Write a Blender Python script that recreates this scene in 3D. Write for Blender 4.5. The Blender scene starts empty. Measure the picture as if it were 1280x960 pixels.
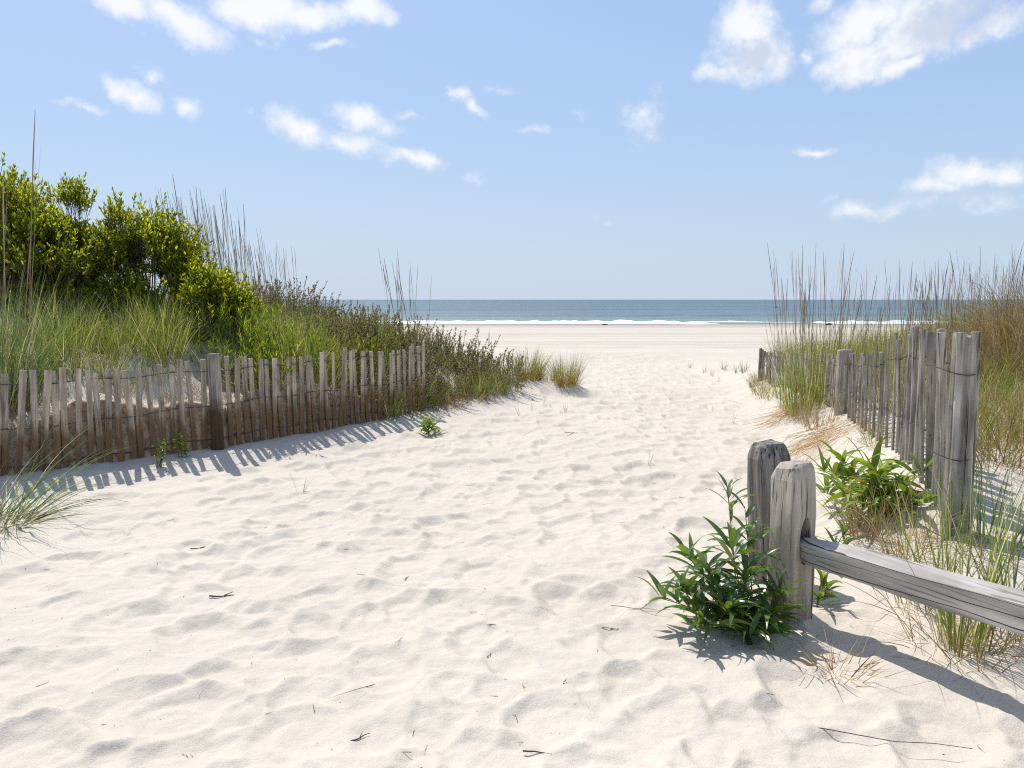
import bpy, math, random
import numpy as np
from mathutils import Vector, Matrix

R = np.random.default_rng(11)
random.seed(5)
SC = bpy.context.scene
COL = SC.collection
rad = math.radians
UP = np.array([0., 0., 1.])

# ------------------------------------------------------------------ helpers
def sst(a, b, x):
    t = np.clip((x - a) / (b - a), 0, 1)
    return t * t * (3 - 2 * t)

def nrm(v):
    return v / np.maximum(np.linalg.norm(v, axis=-1, keepdims=True), 1e-9)

def hash2(ix, iy, seed):
    h = (ix.astype(np.int64) * 374761393 + iy.astype(np.int64) * 668265263 + seed * 1274126177) & 0xffffffff
    h = ((h ^ (h >> 13)) * 1274126177) & 0xffffffff
    h = h ^ (h >> 16)
    return (h & 0xffffff) / float(0xffffff)

def vnoise(x, y, seed=0):
    ix, iy = np.floor(x), np.floor(y)
    fx, fy = x - ix, y - iy
    fx = fx * fx * (3 - 2 * fx); fy = fy * fy * (3 - 2 * fy)
    ix = ix.astype(np.int64); iy = iy.astype(np.int64)
    a = hash2(ix, iy, seed); b = hash2(ix + 1, iy, seed)
    c = hash2(ix, iy + 1, seed); d = hash2(ix + 1, iy + 1, seed)
    return (a * (1 - fx) + b * fx) * (1 - fy) + (c * (1 - fx) + d * fx) * fy - .5

def fbm(x, y, seed=0, o=4):
    s = 0; a = 1.
    for k in range(o):
        s = s + a * vnoise(x * 2 ** k, y * 2 ** k, seed + k); a *= .5
    return s

F = 961.0
PITCH = math.atan(105.5 / F)
CAM_Z = 1.6
def ray(px, py):
    u = (px - 640) / F; v = (480 - py) / F
    return (u, math.cos(PITCH) + v * math.sin(PITCH), -math.sin(PITCH) + v * math.cos(PITCH))
def at_y(px, py, Y):                # world point seen at a pixel, at a distance Y
    d = ray(px, py); t = Y / d[1]
    return d[0] * t, Y, CAM_Z + d[2] * t
def xat(px, Y):                     # lateral position of an image column at distance Y near the horizon
    return at_y(px, 420, Y)[0]

# ------------------------------------------------------------------ terrain
FL = [(-9.5, 2.8), (-5.9, 5.45), (-4.46, 6.55), (-3.02, 7.75), (-1.33, 10.1), (-.35, 11.9), (.15, 13.2), (.1, 16)]
PR = [(1.3, -6), (1.5, 3.0), (1.75, 5.0), (2.5, 8.0), (3.55, 12.5), (4.3, 17)]

def sdist(x, y, poly):              # signed distance, positive on the left of the polyline direction
    best = np.full(np.shape(x), 1e9); sgn = np.ones(np.shape(x))
    for (ax, ay), (bx, by) in zip(poly[:-1], poly[1:]):
        dx, dy = bx - ax, by - ay
        t = np.clip(((x - ax) * dx + (y - ay) * dy) / (dx * dx + dy * dy), 0, 1)
        qx, qy = x - ax - t * dx, y - ay - t * dy
        d = np.hypot(qx, qy)
        m = d < best - 1e-9
        best = np.where(m, d, best)
        sgn = np.where(m, np.sign(dx * (y - ay) - dy * (x - ax)), sgn)
    return best * sgn

def ground(x, y):
    x = np.asarray(x, float); y = np.asarray(y, float)
    s = sdist(x, y, FL)
    fence = sst(10.3, 9.2, y)
    wob = fbm(x * 1.5, y * 1.5, 40, 3)
    hl = .10 * sst(-.75, 0, s) + fence * (.40 + .28 * wob) * sst(.01, .06, s) \
        + (.52 + .18 * (1 - fence)) * sst(.05, 1.5, s) + .55 * sst(1.3, 4.5, s)
    ym = 12.8 + np.clip(-x, 0, 6) * .55
    hl = hl * sst(ym + 4, ym, y) * (.35 + .65 * sst(13.6, 11.4, y + x * .3))
    q = -sdist(x, y, PR)
    hr = .46 * sst(0, 1.25, q) * sst(2.8, 5.4, y) + .55 * sst(.9, 5, q) * sst(3, 7, y) + .05 * sst(.2, 1, q)
    hr = hr * sst(20, 13, y)
    z = hl + hr
    z = z + .07 * fbm(x * .45, y * .45, 3, 3) * sst(60, 25, y)
    # hummocks under the two end tufts and the toe of the scrub
    for hx, hy, hr_, hh in ((.93, 13.0, .42, .16), (.28, 13.4, .55, .2), (-.4, 12.4, .7, .12), (4.0, 12.6, .5, .1)):
        z = z + hh * np.exp(-((x - hx) ** 2 + (y - hy) ** 2) / (hr_ * hr_))
    return z - .0165 * np.clip(y - 13.5, 0, None)

def gz(x, y):
    return float(ground(x, y))

def spaced(lo, hi, d0, centre_lo, centre_hi, grow):
    out = list(np.arange(centre_lo, centre_hi, d0))
    d = d0; v = out[-1]
    while v < hi:
        d = min(d * grow, (hi - lo) / 18); v += d; out.append(v)
    d = d0; v = out[0]; pre = []
    while v > lo:
        d = min(d * grow, (hi - lo) / 18); v -= d; pre.append(v)
    return np.array(pre[::-1] + out)

# ------------------------------------------------------------------ meshes
def link(name, me, mat=None, parent=None):
    o = bpy.data.objects.new(name, me)
    COL.objects.link(o)
    if mat is not None:
        for m in (mat if isinstance(mat, (list, tuple)) else [mat]):
            me.materials.append(m)
    if parent is not None:
        o.parent = parent
    return o

def npmesh(name, V, Fq, attrs=None, smooth=True, matidx=None):
    V = np.asarray(V, np.float32); Fq = np.asarray(Fq, np.int32)
    me = bpy.data.meshes.new(name)
    me.vertices.add(len(V)); me.vertices.foreach_set('co', V.ravel())
    n, k = Fq.shape
    me.loops.add(n * k); me.loops.foreach_set('vertex_index', Fq.ravel())
    me.polygons.add(n)
    me.polygons.foreach_set('loop_start', np.arange(0, n * k, k, dtype=np.int32))
    try:
        me.polygons.foreach_set('loop_total', np.full(n, k, np.int32))
    except Exception:
        pass
    me.polygons.foreach_set('use_smooth', np.full(n, smooth, bool))
    for key, val in (attrs or {}).items():
        a = me.attributes.new(key, 'FLOAT', 'POINT')
        a.data.foreach_set('value', np.asarray(val, np.float32))
    me.update(calc_edges=True)
    return me

class Geo:
    def __init__(s):
        s.V = []; s.F = []; s.T = []; s.n = 0
    def add(s, V, Fq, T=None):
        V = np.asarray(V, float).reshape(-1, 3); Fq = np.asarray(Fq, int)
        s.V.append(V); s.F.append(Fq + s.n)
        s.T.append(np.zeros(len(V)) if T is None else np.asarray(T, float).ravel())
        s.n += len(V)
    def mesh(s, name, smooth=True):
        return npmesh(name, np.concatenate(s.V), np.concatenate(s.F), {'tt': np.concatenate(s.T)}, smooth)
    def build(s, name, mat, parent=None, smooth=True):
        return link(name, s.mesh(name, smooth), mat, parent)

def blade_prof(t): return np.maximum(1 - t ** 1.7, .05) * (.75 + .25 * np.minimum(1, t * 4))
def leaf_prof(t): return np.maximum(np.sin(np.pi * np.clip(t, 0, 1) ** .75) ** .85, .08)
def oval_prof(t): return np.maximum(np.sin(np.pi * np.clip(t, 0, 1) ** 1.25) ** .7, .1)
def stalk_prof(t): return np.where(t > .72, 1.5 - abs(t - .84) * 6, 1 - .4 * t).clip(.25)

def ribbons(g, P, D, L, W, K=4, droop=0., prof=blade_prof, fold=None, roll=None, wind=None, twist=0.):
    P = np.array(P, float); n = len(P)
    d = nrm(np.array(D, float)); p = P.copy()
    L = np.broadcast_to(L, (n,)); W = np.broadcast_to(W, (n,)); droop = np.broadcast_to(droop, (n,))
    s = np.cross(d, UP)
    bad = np.linalg.norm(s, axis=1) < .05
    if bad.any():
        a = R.uniform(0, 6.28, bad.sum()); s[bad] = np.stack([np.cos(a), np.sin(a), 0 * a], 1)
    s = nrm(s)
    if roll is None: roll = R.uniform(0, 6.28, n)
    roll = np.broadcast_to(roll, (n,))[:, None]
    s = s * np.cos(roll) + np.cross(d, s) * np.sin(roll)
    rows = []; c = 2 if fold is None else 3
    for k in range(K + 1):
        t = k / K
        w = (W * prof(np.full(n, t)))[:, None] * .5
        if c == 2:
            rows.append(np.stack([p - s * w, p + s * w], 1))
        else:
            nn = np.cross(s, d)
            rows.append(np.stack([p - s * w + nn * w * fold, p, p + s * w + nn * w * fold], 1))
        p = p + d * (L / K)[:, None]
        d = d.copy(); d[:, 2] -= droop / K * (.4 + 1.2 * t)
        if wind is not None: d = d + np.asarray(wind) / K
        d = nrm(d); s = nrm(s - d * (s * d).sum(1, keepdims=True))
        if twist: s = nrm(s + np.cross(d, s) * twist / K)
    V = np.stack(rows, 1)                          # n,K+1,c,3
    T = np.broadcast_to((np.arange(K + 1) / K)[None, :, None], (n, K + 1, c))
    base = np.arange(n)[:, None, None] * (K + 1) * c
    kk = np.arange(K)[None, :, None] * c; cc = np.arange(c - 1)[None, None, :]
    a = base + kk + cc
    Fq = np.stack([a, a + 1, a + c + 1, a + c], -1).reshape(-1, 4)
    g.add(V.reshape(-1, 3), Fq, T.reshape(-1))

def tube(g, pts, radii, sides=6, t0=0, t1=1, cap=False):
    pts = np.asarray(pts, float); n = len(pts)
    radii = np.broadcast_to(radii, (n,))
    tan = nrm(np.gradient(pts, axis=0))
    ref = np.array([.37, .21, .9]) if abs(tan[0][2]) < .8 else np.array([1., .2, .1])
    s = nrm(np.cross(tan, ref)); b = np.cross(tan, s)
    a = np.arange(sides) / sides * 2 * np.pi
    V = pts[:, None, :] + radii[:, None, None] * (np.cos(a)[None, :, None] * s[:, None, :] + np.sin(a)[None, :, None] * b[:, None, :])
    i = np.arange(n - 1)[:, None] * sides; j = np.arange(sides)[None, :]; j2 = (j + 1) % sides
    Fq = np.stack([i + j, i + j2, i + sides + j2, i + sides + j], -1).reshape(-1, 4)
    T = np.repeat(np.linspace(t0, t1, n), sides)
    V = V.reshape(-1, 3)
    if cap:
        V = np.concatenate([V, pts[:1], pts[-1:]]); T = np.concatenate([T, [t0, t1]])
        c0, c1 = n * sides, n * sides + 1
        jj = np.arange(0, sides, 2)
        f0 = np.stack([np.full(len(jj), c0), (jj + 2) % sides, (jj + 1) % sides, jj], -1)
        o = (n - 1) * sides
        f1 = np.stack([np.full(len(jj), c1), o + jj, o + (jj + 1) % sides, o + (jj + 2) % sides], -1)
        Fq = np.concatenate([Fq, f0, f1])
    g.add(V, Fq, T)

def dirs(az, tilt):
    return np.stack([np.cos(az) * np.sin(tilt), np.sin(az) * np.sin(tilt), np.cos(tilt)], 1)

def tag(o, label, cat=None, group=None, kind=None):
    o['label'] = label
    if cat: o['category'] = cat
    if group: o['group'] = group
    if kind: o['kind'] = kind
    return o

def thing(name, loc, label, cat, group=None, rz=0.):
    o = bpy.data.objects.new(name, None); COL.objects.link(o)
    o.empty_display_size = .1
    o.location = loc; o.rotation_euler[2] = rz
    return tag(o, label, cat, group)

KIDS = {}
def dup(o, loc, rz, sc, label, group=None):
    c = o.copy(); COL.objects.link(c)
    c.location = loc; c.rotation_euler[2] = rz; c.scale = (sc, sc, sc) if np.isscalar(sc) else sc
    c['label'] = label
    if group: c['group'] = group
    for ch in o.children:
        d = ch.copy(); COL.objects.link(d); d.parent = c
    return c

# ------------------------------------------------------------------ materials
def nodes(name):
    m = bpy.data.materials.new(name); m.use_nodes = True
    nt = m.node_tree; nt.nodes.clear()
    out = nt.nodes.new('ShaderNodeOutputMaterial')
    return m, nt, out
def N(nt, typ, **kw):
    n = nt.nodes.new(typ)
    for k, v in kw.items():
        if k in n.inputs.keys(): n.inputs[k].default_value = v
        else: setattr(n, k, v)
    return n
def ramp(nt, fac, stops):
    r = nt.nodes.new('ShaderNodeValToRGB')
    el = r.color_ramp.elements
    while len(el) < len(stops): el.new(.5)
    for e, (p, c) in zip(el, stops):
        e.position = p; e.color = (*c, 1) if len(c) == 3 else c
    nt.links.new(fac, r.inputs[0])
    return r.outputs[0]
def mixc(nt, fac, a, b, mode='MIX'):
    m = nt.nodes.new('ShaderNodeMix'); m.data_type = 'RGBA'; m.blend_type = mode
    for i, v in ((0, fac), (6, a), (7, b)):
        if hasattr(v, 'is_output'): nt.links.new(v, m.inputs[i])
        else: m.inputs[i].default_value = v if not isinstance(v, tuple) or len(v) == 4 else (*v, 1)
    return m.outputs[2]
def mth(nt, op, a, b=None, c=None, clamp=False):
    m = nt.nodes.new('ShaderNodeMath'); m.operation = op; m.use_clamp = clamp
    for i, v in enumerate((a, b, c)):
        if v is None: continue
        if hasattr(v, 'is_output'): nt.links.new(v, m.inputs[i])
        else: m.inputs[i].default_value = v
    return m.outputs[0]

def leaf_mat(name, stops, alt, alt_amount=.3, transl=.35, rough=.5, tcol=None, spec=.35):
    """stops: ramp base->tip; alt: colour some blades turn to; random per blade"""
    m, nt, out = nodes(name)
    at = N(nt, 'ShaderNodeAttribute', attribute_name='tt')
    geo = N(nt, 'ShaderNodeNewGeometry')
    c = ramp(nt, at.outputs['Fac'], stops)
    rnd = geo.outputs['Random Per Island']
    f = ramp(nt, rnd, [(1 - alt_amount - .02, (0, 0, 0)), (min(1, 1 - alt_amount + .03), (1, 1, 1))])
    c = mixc(nt, f, c, alt)
    hsv = N(nt, 'ShaderNodeHueSaturation')
    mul = mth(nt, 'FRACT', mth(nt, 'MULTIPLY', rnd, 17.31))
    nt.links.new(mth(nt, 'MULTIPLY_ADD', mul, .75, .62), hsv.inputs['Value'])
    nt.links.new(mth(nt, 'MULTIPLY_ADD', mth(nt, 'FRACT', mth(nt, 'MULTIPLY', rnd, 41.7)), .035, .483), hsv.inputs['Hue'])
    nt.links.new(c, hsv.inputs['Color'])
    p = N(nt, 'ShaderNodeBsdfPrincipled', Roughness=rough)
    p.inputs['Specular IOR Level'].default_value = spec
    nt.links.new(hsv.outputs[0], p.inputs['Base Color'])
    tr = N(nt, 'ShaderNodeBsdfTranslucent')
    tc = mixc(nt, 1.0, hsv.outputs[0], (*(tcol or (1.5, 1.6, .8)), 1), 'MULTIPLY')
    nt.links.new(tc, tr.inputs['Color'])
    mx = N(nt, 'ShaderNodeMixShader', Fac=transl)
    nt.links.new(p.outputs[0], mx.inputs[1]); nt.links.new(tr.outputs[0], mx.inputs[2])
    nt.links.new(mx.outputs[0], out.inputs[0])
    return m

def wood_mat(name, light, dark, stain=None, stain_h=.45, crack=.5, axis=2, scale=1.0, lichen=None, lines=None):
    m, nt, out = nodes(name)
    tc = N(nt, 'ShaderNodeTexCoord'); geo = N(nt, 'ShaderNodeNewGeometry'); oi = N(nt, 'ShaderNodeObjectInfo')
    mp = N(nt, 'ShaderNodeMapping')
    sv = [26 * scale] * 3; sv[axis] = 1.6 * scale
    mp.inputs['Scale'].default_value = sv
    add = N(nt, 'ShaderNodeVectorMath', operation='ADD')
    nt.links.new(tc.outputs['Object'], add.inputs[0])
    comb = N(nt, 'ShaderNodeCombineXYZ')
    nt.links.new(mth(nt, 'MULTIPLY', oi.outputs['Random'], 37.), comb.inputs[0])
    nt.links.new(mth(nt, 'MULTIPLY', oi.outputs['Random'], 91.), comb.inputs[2])
    nt.links.new(comb.outputs[0], add.inputs[1])
    nt.links.new(add.outputs[0], mp.inputs[0])
    n1 = N(nt, 'ShaderNodeTexNoise', Scale=1.0, Detail=6.0, Roughness=.65)
    nt.links.new(mp.outputs[0], n1.inputs['Vector'])
    n2 = N(nt, 'ShaderNodeTexNoise', Scale=4.5 * scale, Detail=3.0)
    nt.links.new(add.outputs[0], n2.inputs['Vector'])
    mp2 = N(nt, 'ShaderNodeMapping')
    sv2 = [75 * scale] * 3; sv2[axis] = 2.2 * scale
    mp2.inputs['Scale'].default_value = sv2
    nt.links.new(add.outputs[0], mp2.inputs[0])
    n3 = N(nt, 'ShaderNodeTexNoise', Scale=1.0, Detail=3.0, Roughness=.5)
    nt.links.new(mp2.outputs[0], n3.inputs['Vector'])
    c = ramp(nt, n1.outputs[0], [(.38, dark), (.5, tuple(.5 * (a_ + b_) for a_, b_ in zip(dark, light))), (.6, light)])
    c = mixc(nt, mth(nt, 'MULTIPLY', n3.outputs[0], .55), c, mixc(nt, .6, c, dark))
    tone = ramp(nt, n2.outputs[0], [(.3, (.72, .70, .68)), (.7, (1.12, 1.1, 1.06))])
    c = mixc(nt, 1., c, tone, 'MULTIPLY')
    ob = ramp(nt, oi.outputs['Random'], [(0, (.78, .76, .74)), (.5, (1, 1, 1)), (1, (1.12, 1.08, 1.02))])
    c = mixc(nt, 1., c, ob, 'MULTIPLY')
    if stain:
        sp = N(nt, 'ShaderNodeSeparateXYZ'); nt.links.new(tc.outputs['Object'], sp.inputs[0])
        h = mth(nt, 'ADD', sp.outputs[2], mth(nt, 'MULTIPLY', mth(nt, 'SUBTRACT', n2.outputs[0], .5), .35))
        h = mth(nt, 'ADD', h, mth(nt, 'MULTIPLY', mth(nt, 'SUBTRACT', n1.outputs[0], .5), .3))
        fs = ramp(nt, mth(nt, 'DIVIDE', h, stain_h), [(.5, (1, 1, 1)), (1.0, (0, 0, 0))])
        st = mixc(nt, n1.outputs[0], tuple(.4 * v for v in stain), tuple(1.5 * v for v in stain))
        c = mixc(nt, fs, c, st)
    if lichen:
        nl = N(nt, 'ShaderNodeTexNoise', Scale=14., Detail=4.); nt.links.new(tc.outputs['Object'], nl.inputs['Vector'])
        sp2 = N(nt, 'ShaderNodeSeparateXYZ'); nt.links.new(tc.outputs['Object'], sp2.inputs[0])
        fl = mth(nt, 'MULTIPLY', ramp(nt, nl.outputs[0], [(.42, (0, 0, 0)), (.55, (1, 1, 1))]),
                 mth(nt, 'GREATER_THAN', sp2.outputs[2], lichen))
        c = mixc(nt, mth(nt, 'MULTIPLY', fl, .65), c, (.24, .25, .10))
    # deep narrow cracks
    ck = ramp(nt, n3.outputs[0], [(.34, (0, 0, 0)), (.40, (1, 1, 1))])
    c = mixc(nt, mth(nt, 'MULTIPLY', mth(nt, 'SUBTRACT', 1., ck), crack), c, tuple(.18 * v for v in dark))
    if lines:                       # long drying splits that follow the grain
        sl = N(nt, 'ShaderNodeSeparateXYZ'); nt.links.new(tc.outputs['Object'], sl.inputs[0])
        for off, slope, wav, wd in lines:
            nw = N(nt, 'ShaderNodeTexNoise', Scale=1.7, Detail=4.); nw.noise_dimensions = '1D'
            nt.links.new(mth(nt, 'ADD', sl.outputs[axis], off * 50), nw.inputs['W'])
            line = mth(nt, 'SUBTRACT', mth(nt, 'MULTIPLY_ADD', sl.outputs[axis], slope, off), mth(nt, 'MULTIPLY', mth(nt, 'SUBTRACT', nw.outputs[0], .5), wav))
            d_ = mth(nt, 'ABSOLUTE', mth(nt, 'SUBTRACT', mth(nt, 'MULTIPLY_ADD', sl.outputs[1], -.45, sl.outputs[2]), line))
            k_ = mth(nt, 'MULTIPLY', mth(nt, 'LESS_THAN', d_, mth(nt, 'MULTIPLY', nw.outputs[0], wd * 2)), .9)
            c = mixc(nt, k_, c, (.03, .026, .022))
    p = N(nt, 'ShaderNodeBsdfPrincipled', Roughness=.85)
    p.inputs['Specular IOR Level'].default_value = .25
    nt.links.new(c, p.inputs['Base Color'])
    b = N(nt, 'ShaderNodeBump', Strength=.6, Distance=.006)
    hh = mth(nt, 'ADD', mth(nt, 'MULTIPLY', n1.outputs[0], .7), mth(nt, 'MULTIPLY', ck, .6 * (crack + .3)))
    nt.links.new(hh, b.inputs['Height']); nt.links.new(b.outputs[0], p.inputs['Normal'])
    nt.links.new(p.outputs[0], out.inputs[0])
    return m

def sand_mat():
    m, nt, out = nodes('sand')
    tc = N(nt, 'ShaderNodeTexCoord')
    P = tc.outputs['Object']
    sp = N(nt, 'ShaderNodeSeparateXYZ'); nt.links.new(P, sp.inputs[0])
    nA = N(nt, 'ShaderNodeTexNoise', Scale=.55, Detail=4.); nt.links.new(P, nA.inputs['Vector'])
    nB = N(nt, 'ShaderNodeTexNoise', Scale=9., Detail=5., Roughness=.65); nt.links.new(P, nB.inputs['Vector'])
    nC = N(nt, 'ShaderNodeTexNoise', Scale=260., Detail=2.); nt.links.new(P, nC.inputs['Vector'])
    nD = N(nt, 'ShaderNodeTexNoise', Scale=2600., Detail=0.); nt.links.new(P, nD.inputs['Vector'])
    c = ramp(nt, nA.outputs[0], [(.3, (.608, .537, .434)), (.7, (.664, .588, .482))])
    c = mixc(nt, mth(nt, 'MULTIPLY', nB.outputs[0], .35), c, (.56, .475, .365))
    gr = ramp(nt, nC.outputs[0], [(.3, (.84, .82, .8)), (.55, (1, 1, 1)), (.75, (1.06, 1.06, 1.06))])
    c = mixc(nt, .8, c, gr, 'MULTIPLY')
    # tracks and darker bands left along the flat beach
    mpb = N(nt, 'ShaderNodeMapping'); mpb.inputs['Scale'].default_value = (.012, .42, 1); mpb.inputs['Rotation'].default_value = (0, 0, rad(-1.2))
    nt.links.new(P, mpb.inputs[0])
    nE = N(nt, 'ShaderNodeTexNoise', Scale=1., Detail=5., Roughness=.7); nt.links.new(mpb.outputs[0], nE.inputs['Vector'])
    far = N(nt, 'ShaderNodeMapRange', interpolation_type='SMOOTHSTEP'); nt.links.new(sp.outputs[1], far.inputs[0])
    far.inputs[1].default_value = 18; far.inputs[2].default_value = 34
    bnd = mth(nt, 'MULTIPLY', ramp(nt, nE.outputs[0], [(.44, (0, 0, 0)), (.64, (1, 1, 1))]), far.outputs[0])
    c = mixc(nt, mth(nt, 'MULTIPLY', bnd, .8), c, (.43, .36, .29))
    # wet sand at the water's edge
    wet = N(nt, 'ShaderNodeMapRange', interpolation_type='SMOOTHSTEP')
    wy = mth(nt, 'ADD', sp.outputs[1], mth(nt, 'MULTIPLY', mth(nt, 'SUBTRACT', nE.outputs[0], .5), 16.))
    nt.links.new(wy, wet.inputs[0]); wet.inputs[1].default_value = 64; wet.inputs[2].default_value = 80
    c = mixc(nt, mth(nt, 'MULTIPLY', wet.outputs[0], .65), c, (.36, .30, .245))
    # damp rooty sand held behind the lath fence
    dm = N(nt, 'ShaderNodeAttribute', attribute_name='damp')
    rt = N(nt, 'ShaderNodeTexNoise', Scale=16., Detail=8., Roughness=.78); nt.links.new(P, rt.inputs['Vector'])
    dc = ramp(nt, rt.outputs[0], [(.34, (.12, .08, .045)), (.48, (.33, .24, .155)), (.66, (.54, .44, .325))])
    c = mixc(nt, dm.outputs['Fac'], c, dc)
    p = N(nt, 'ShaderNodeBsdfPrincipled', Roughness=.95)
    p.inputs['Specular IOR Level'].default_value = .15
    nt.links.new(c, p.inputs['Base Color'])
    near = N(nt, 'ShaderNodeMapRange'); nt.links.new(sp.outputs[1], near.inputs[0])
    near.inputs[1].default_value = 60; near.inputs[2].default_value = 12
    nF = N(nt, 'ShaderNodeTexNoise', Scale=3.2, Detail=4., Roughness=.55); nt.links.new(P, nF.inputs['Vector'])
    b1 = N(nt, 'ShaderNodeBump', Strength=.55, Distance=.10)
    nt.links.new(mth(nt, 'MULTIPLY', nF.outputs[0], mth(nt, 'MULTIPLY', far.outputs[0], near.outputs[0])), b1.inputs['Height'])
    b2 = N(nt, 'ShaderNodeBump', Strength=.5, Distance=.025)
    nt.links.new(nB.outputs[0], b2.inputs['Height']); nt.links.new(b1.outputs[0], b2.inputs['Normal'])
    b3 = N(nt, 'ShaderNodeBump', Strength=.6, Distance=.003)
    nt.links.new(nC.outputs[0], b3.inputs['Height']); nt.links.new(b2.outputs[0], b3.inputs['Normal'])
    nt.links.new(b3.outputs[0], p.inputs['Normal'])
    nt.links.new(p.outputs[0], out.inputs[0])
    return m

def sea_mat():
    m, nt, out = nodes('sea_water')
    tc = N(nt, 'ShaderNodeTexCoord'); P = tc.outputs['Object']
    sp = N(nt, 'ShaderNodeSeparateXYZ'); nt.links.new(P, sp.inputs[0])
    mr = N(nt, 'ShaderNodeMapRange'); nt.links.new(mth(nt, 'LOGARITHM', mth(nt, 'MAXIMUM', sp.outputs[1], 10.), 10.), mr.inputs[0])
    mr.inputs[1].default_value = math.log10(84); mr.inputs[2].default_value = math.log10(2500)
    c = ramp(nt, mr.outputs[0], [(0, (.25, .29, .24)), (.10, (.17, .235, .215)), (.25, (.12, .185, .215)), (.55, (.115, .17, .185)), (1, (.10, .155, .18))])
    mp = N(nt, 'ShaderNodeMapping'); mp.inputs['Scale'].default_value = (.004, .035, 1); nt.links.new(P, mp.inputs[0])
    n0 = N(nt, 'ShaderNodeTexNoise', Scale=1., Detail=6., Roughness=.65); nt.links.new(mp.outputs[0], n0.inputs['Vector'])
    tone = ramp(nt, n0.outputs[0], [(.35, (.68, .72, .76)), (.65, (1.22, 1.2, 1.15))])
    c = mixc(nt, 1., c, tone, 'MULTIPLY')
    p = N(nt, 'ShaderNodeBsdfPrincipled', Roughness=.42, IOR=1.33)
    p.inputs['Specular IOR Level'].default_value = .35
    nt.links.new(c, p.inputs['Base Color'])
    mp2 = N(nt, 'ShaderNodeMapping'); mp2.inputs['Scale'].default_value = (.12, .5, 1); nt.links.new(P, mp2.inputs[0])
    n1 = N(nt, 'ShaderNodeTexNoise', Scale=1., Detail=6., Roughness=.6); nt.links.new(mp2.outputs[0], n1.inputs['Vector'])
    b = N(nt, 'ShaderNodeBump', Strength=1., Distance=1.4); nt.links.new(n1.outputs[0], b.inputs['Height'])
    nt.links.new(b.outputs[0], p.inputs['Normal'])
    nt.links.new(p.outputs[0], out.inputs[0])
    return m

def plain(name, col, rough=.7, noise=.0, nscale=20., metal=0.):
    m, nt, out = nodes(name)
    p = N(nt, 'ShaderNodeBsdfPrincipled', Roughness=rough, Metallic=metal)
    tc = N(nt, 'ShaderNodeTexCoord')
    n = N(nt, 'ShaderNodeTexNoise', Scale=nscale, Detail=4.); nt.links.new(tc.outputs['Object'], n.inputs['Vector'])
    lo = tuple(v * (1 - noise) for v in col); hi = tuple(min(1, v * (1 + noise)) for v in col)
    nt.links.new(ramp(nt, n.outputs[0], [(.3, lo), (.7, hi)]), p.inputs['Base Color'])
    nt.links.new(p.outputs[0], out.inputs[0])
    return m

M = {}
M['sand'] = sand_mat(); M['sea'] = sea_mat()
M['foam'] = plain('sea_foam', (.86, .88, .88), .9, .1, 1.5)
M['lath_stained'] = wood_mat('stained_lath', (.66, .575, .475), (.32, .27, .215), stain=(.19, .112, .055), stain_h=.60, crack=.5)
M['lath_grey'] = wood_mat('grey_lath', (.64, .585, .52), (.27, .24, .205), crack=.8)
M['post_stained'] = wood_mat('stained_post', (.50, .455, .41), (.22, .19, .165), stain=(.085, .048, .026), stain_h=.66, crack=.7)
M['post_grey'] = wood_mat('grey_post', (.46, .43, .385), (.17, .155, .135), crack=.9, lichen=1.19)
RAIL_LINES = []
M['dark_hewn'] = wood_mat('dark_hewn_post', (.36, .335, .31), (.10, .093, .085), crack=1., scale=.9)  # dark weathered wood, with the shade on the rear post also put into its colour
M['post_hewn'] = wood_mat('hewn_post', (.78, .69, .585), (.42, .37, .31), crack=.85, scale=.8)
M['rail_hewn'] = wood_mat('hewn_rail', (.62, .58, .54), (.28, .26, .24), crack=1., axis=0, scale=.62, lines=RAIL_LINES)
M['wire'] = plain('rusty_wire', (.075, .05, .04), .7, .5, 30.)
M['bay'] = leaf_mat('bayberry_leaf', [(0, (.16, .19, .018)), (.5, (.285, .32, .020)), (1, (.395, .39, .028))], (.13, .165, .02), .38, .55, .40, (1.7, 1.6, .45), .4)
M['herb'] = leaf_mat('herb_leaf', [(0, (.12, .16, .02)), (.5, (.20, .27, .02)), (1, (.29, .33, .03))], (.34, .30, .06), .15, .45, .45, (1.6, 1.6, .5))
M['gold'] = leaf_mat('goldenrod_leaf', [(0, (.08, .12, .03)), (.4, (.085, .14, .03)), (1, (.11, .17, .035))], (.16, .20, .05), .2, .32, .30, (1.6, 1.8, .5), .7)
M['goldb'] = leaf_mat('bright_goldenrod_leaf', [(0, (.14, .19, .03)), (.4, (.19, .28, .03)), (1, (.25, .33, .04))], (.34, .32, .09), .15, .35, .38, (1.5, 1.6, .6), .45)
M['grass'] = leaf_mat('beach_grass', [(0, (.30, .22, .09)), (.2, (.215, .255, .045)), (.75, (.255, .305, .055)), (1, (.36, .33, .13))], (.62, .54, .35), .27, .3, .5, (1.5, 1.55, .6))
M['grassb'] = leaf_mat('blue_green_beach_grass', [(0, (.28, .21, .09)), (.2, (.12, .175, .06)), (.75, (.15, .22, .085)), (1, (.30, .31, .15))], (.55, .49, .31), .18, .3, .42, (1.3, 1.4, .8))
M['grassy'] = leaf_mat('yellow_green_grass', [(0, (.33, .21, .07)), (.3, (.27, .22, .05)), (.75, (.22, .235, .04)), (1, (.33, .31, .10))], (.42, .34, .17), .25, .35, .5, (1.3, 1.3, .7))
M['straw'] = leaf_mat('dry_straw', [(0, (.34, .22, .10)), (.5, (.45, .34, .18)), (1, (.50, .41, .25))], (.30, .18, .075), .3, .25, .6, (1.2, 1.1, .8))
M['ostraw'] = leaf_mat('rusty_straw', [(0, (.52, .33, .13)), (.5, (.58, .41, .20)), (1, (.58, .46, .28))], (.42, .25, .11), .3, .2, .6, (1.2, 1.1, .8))
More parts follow.
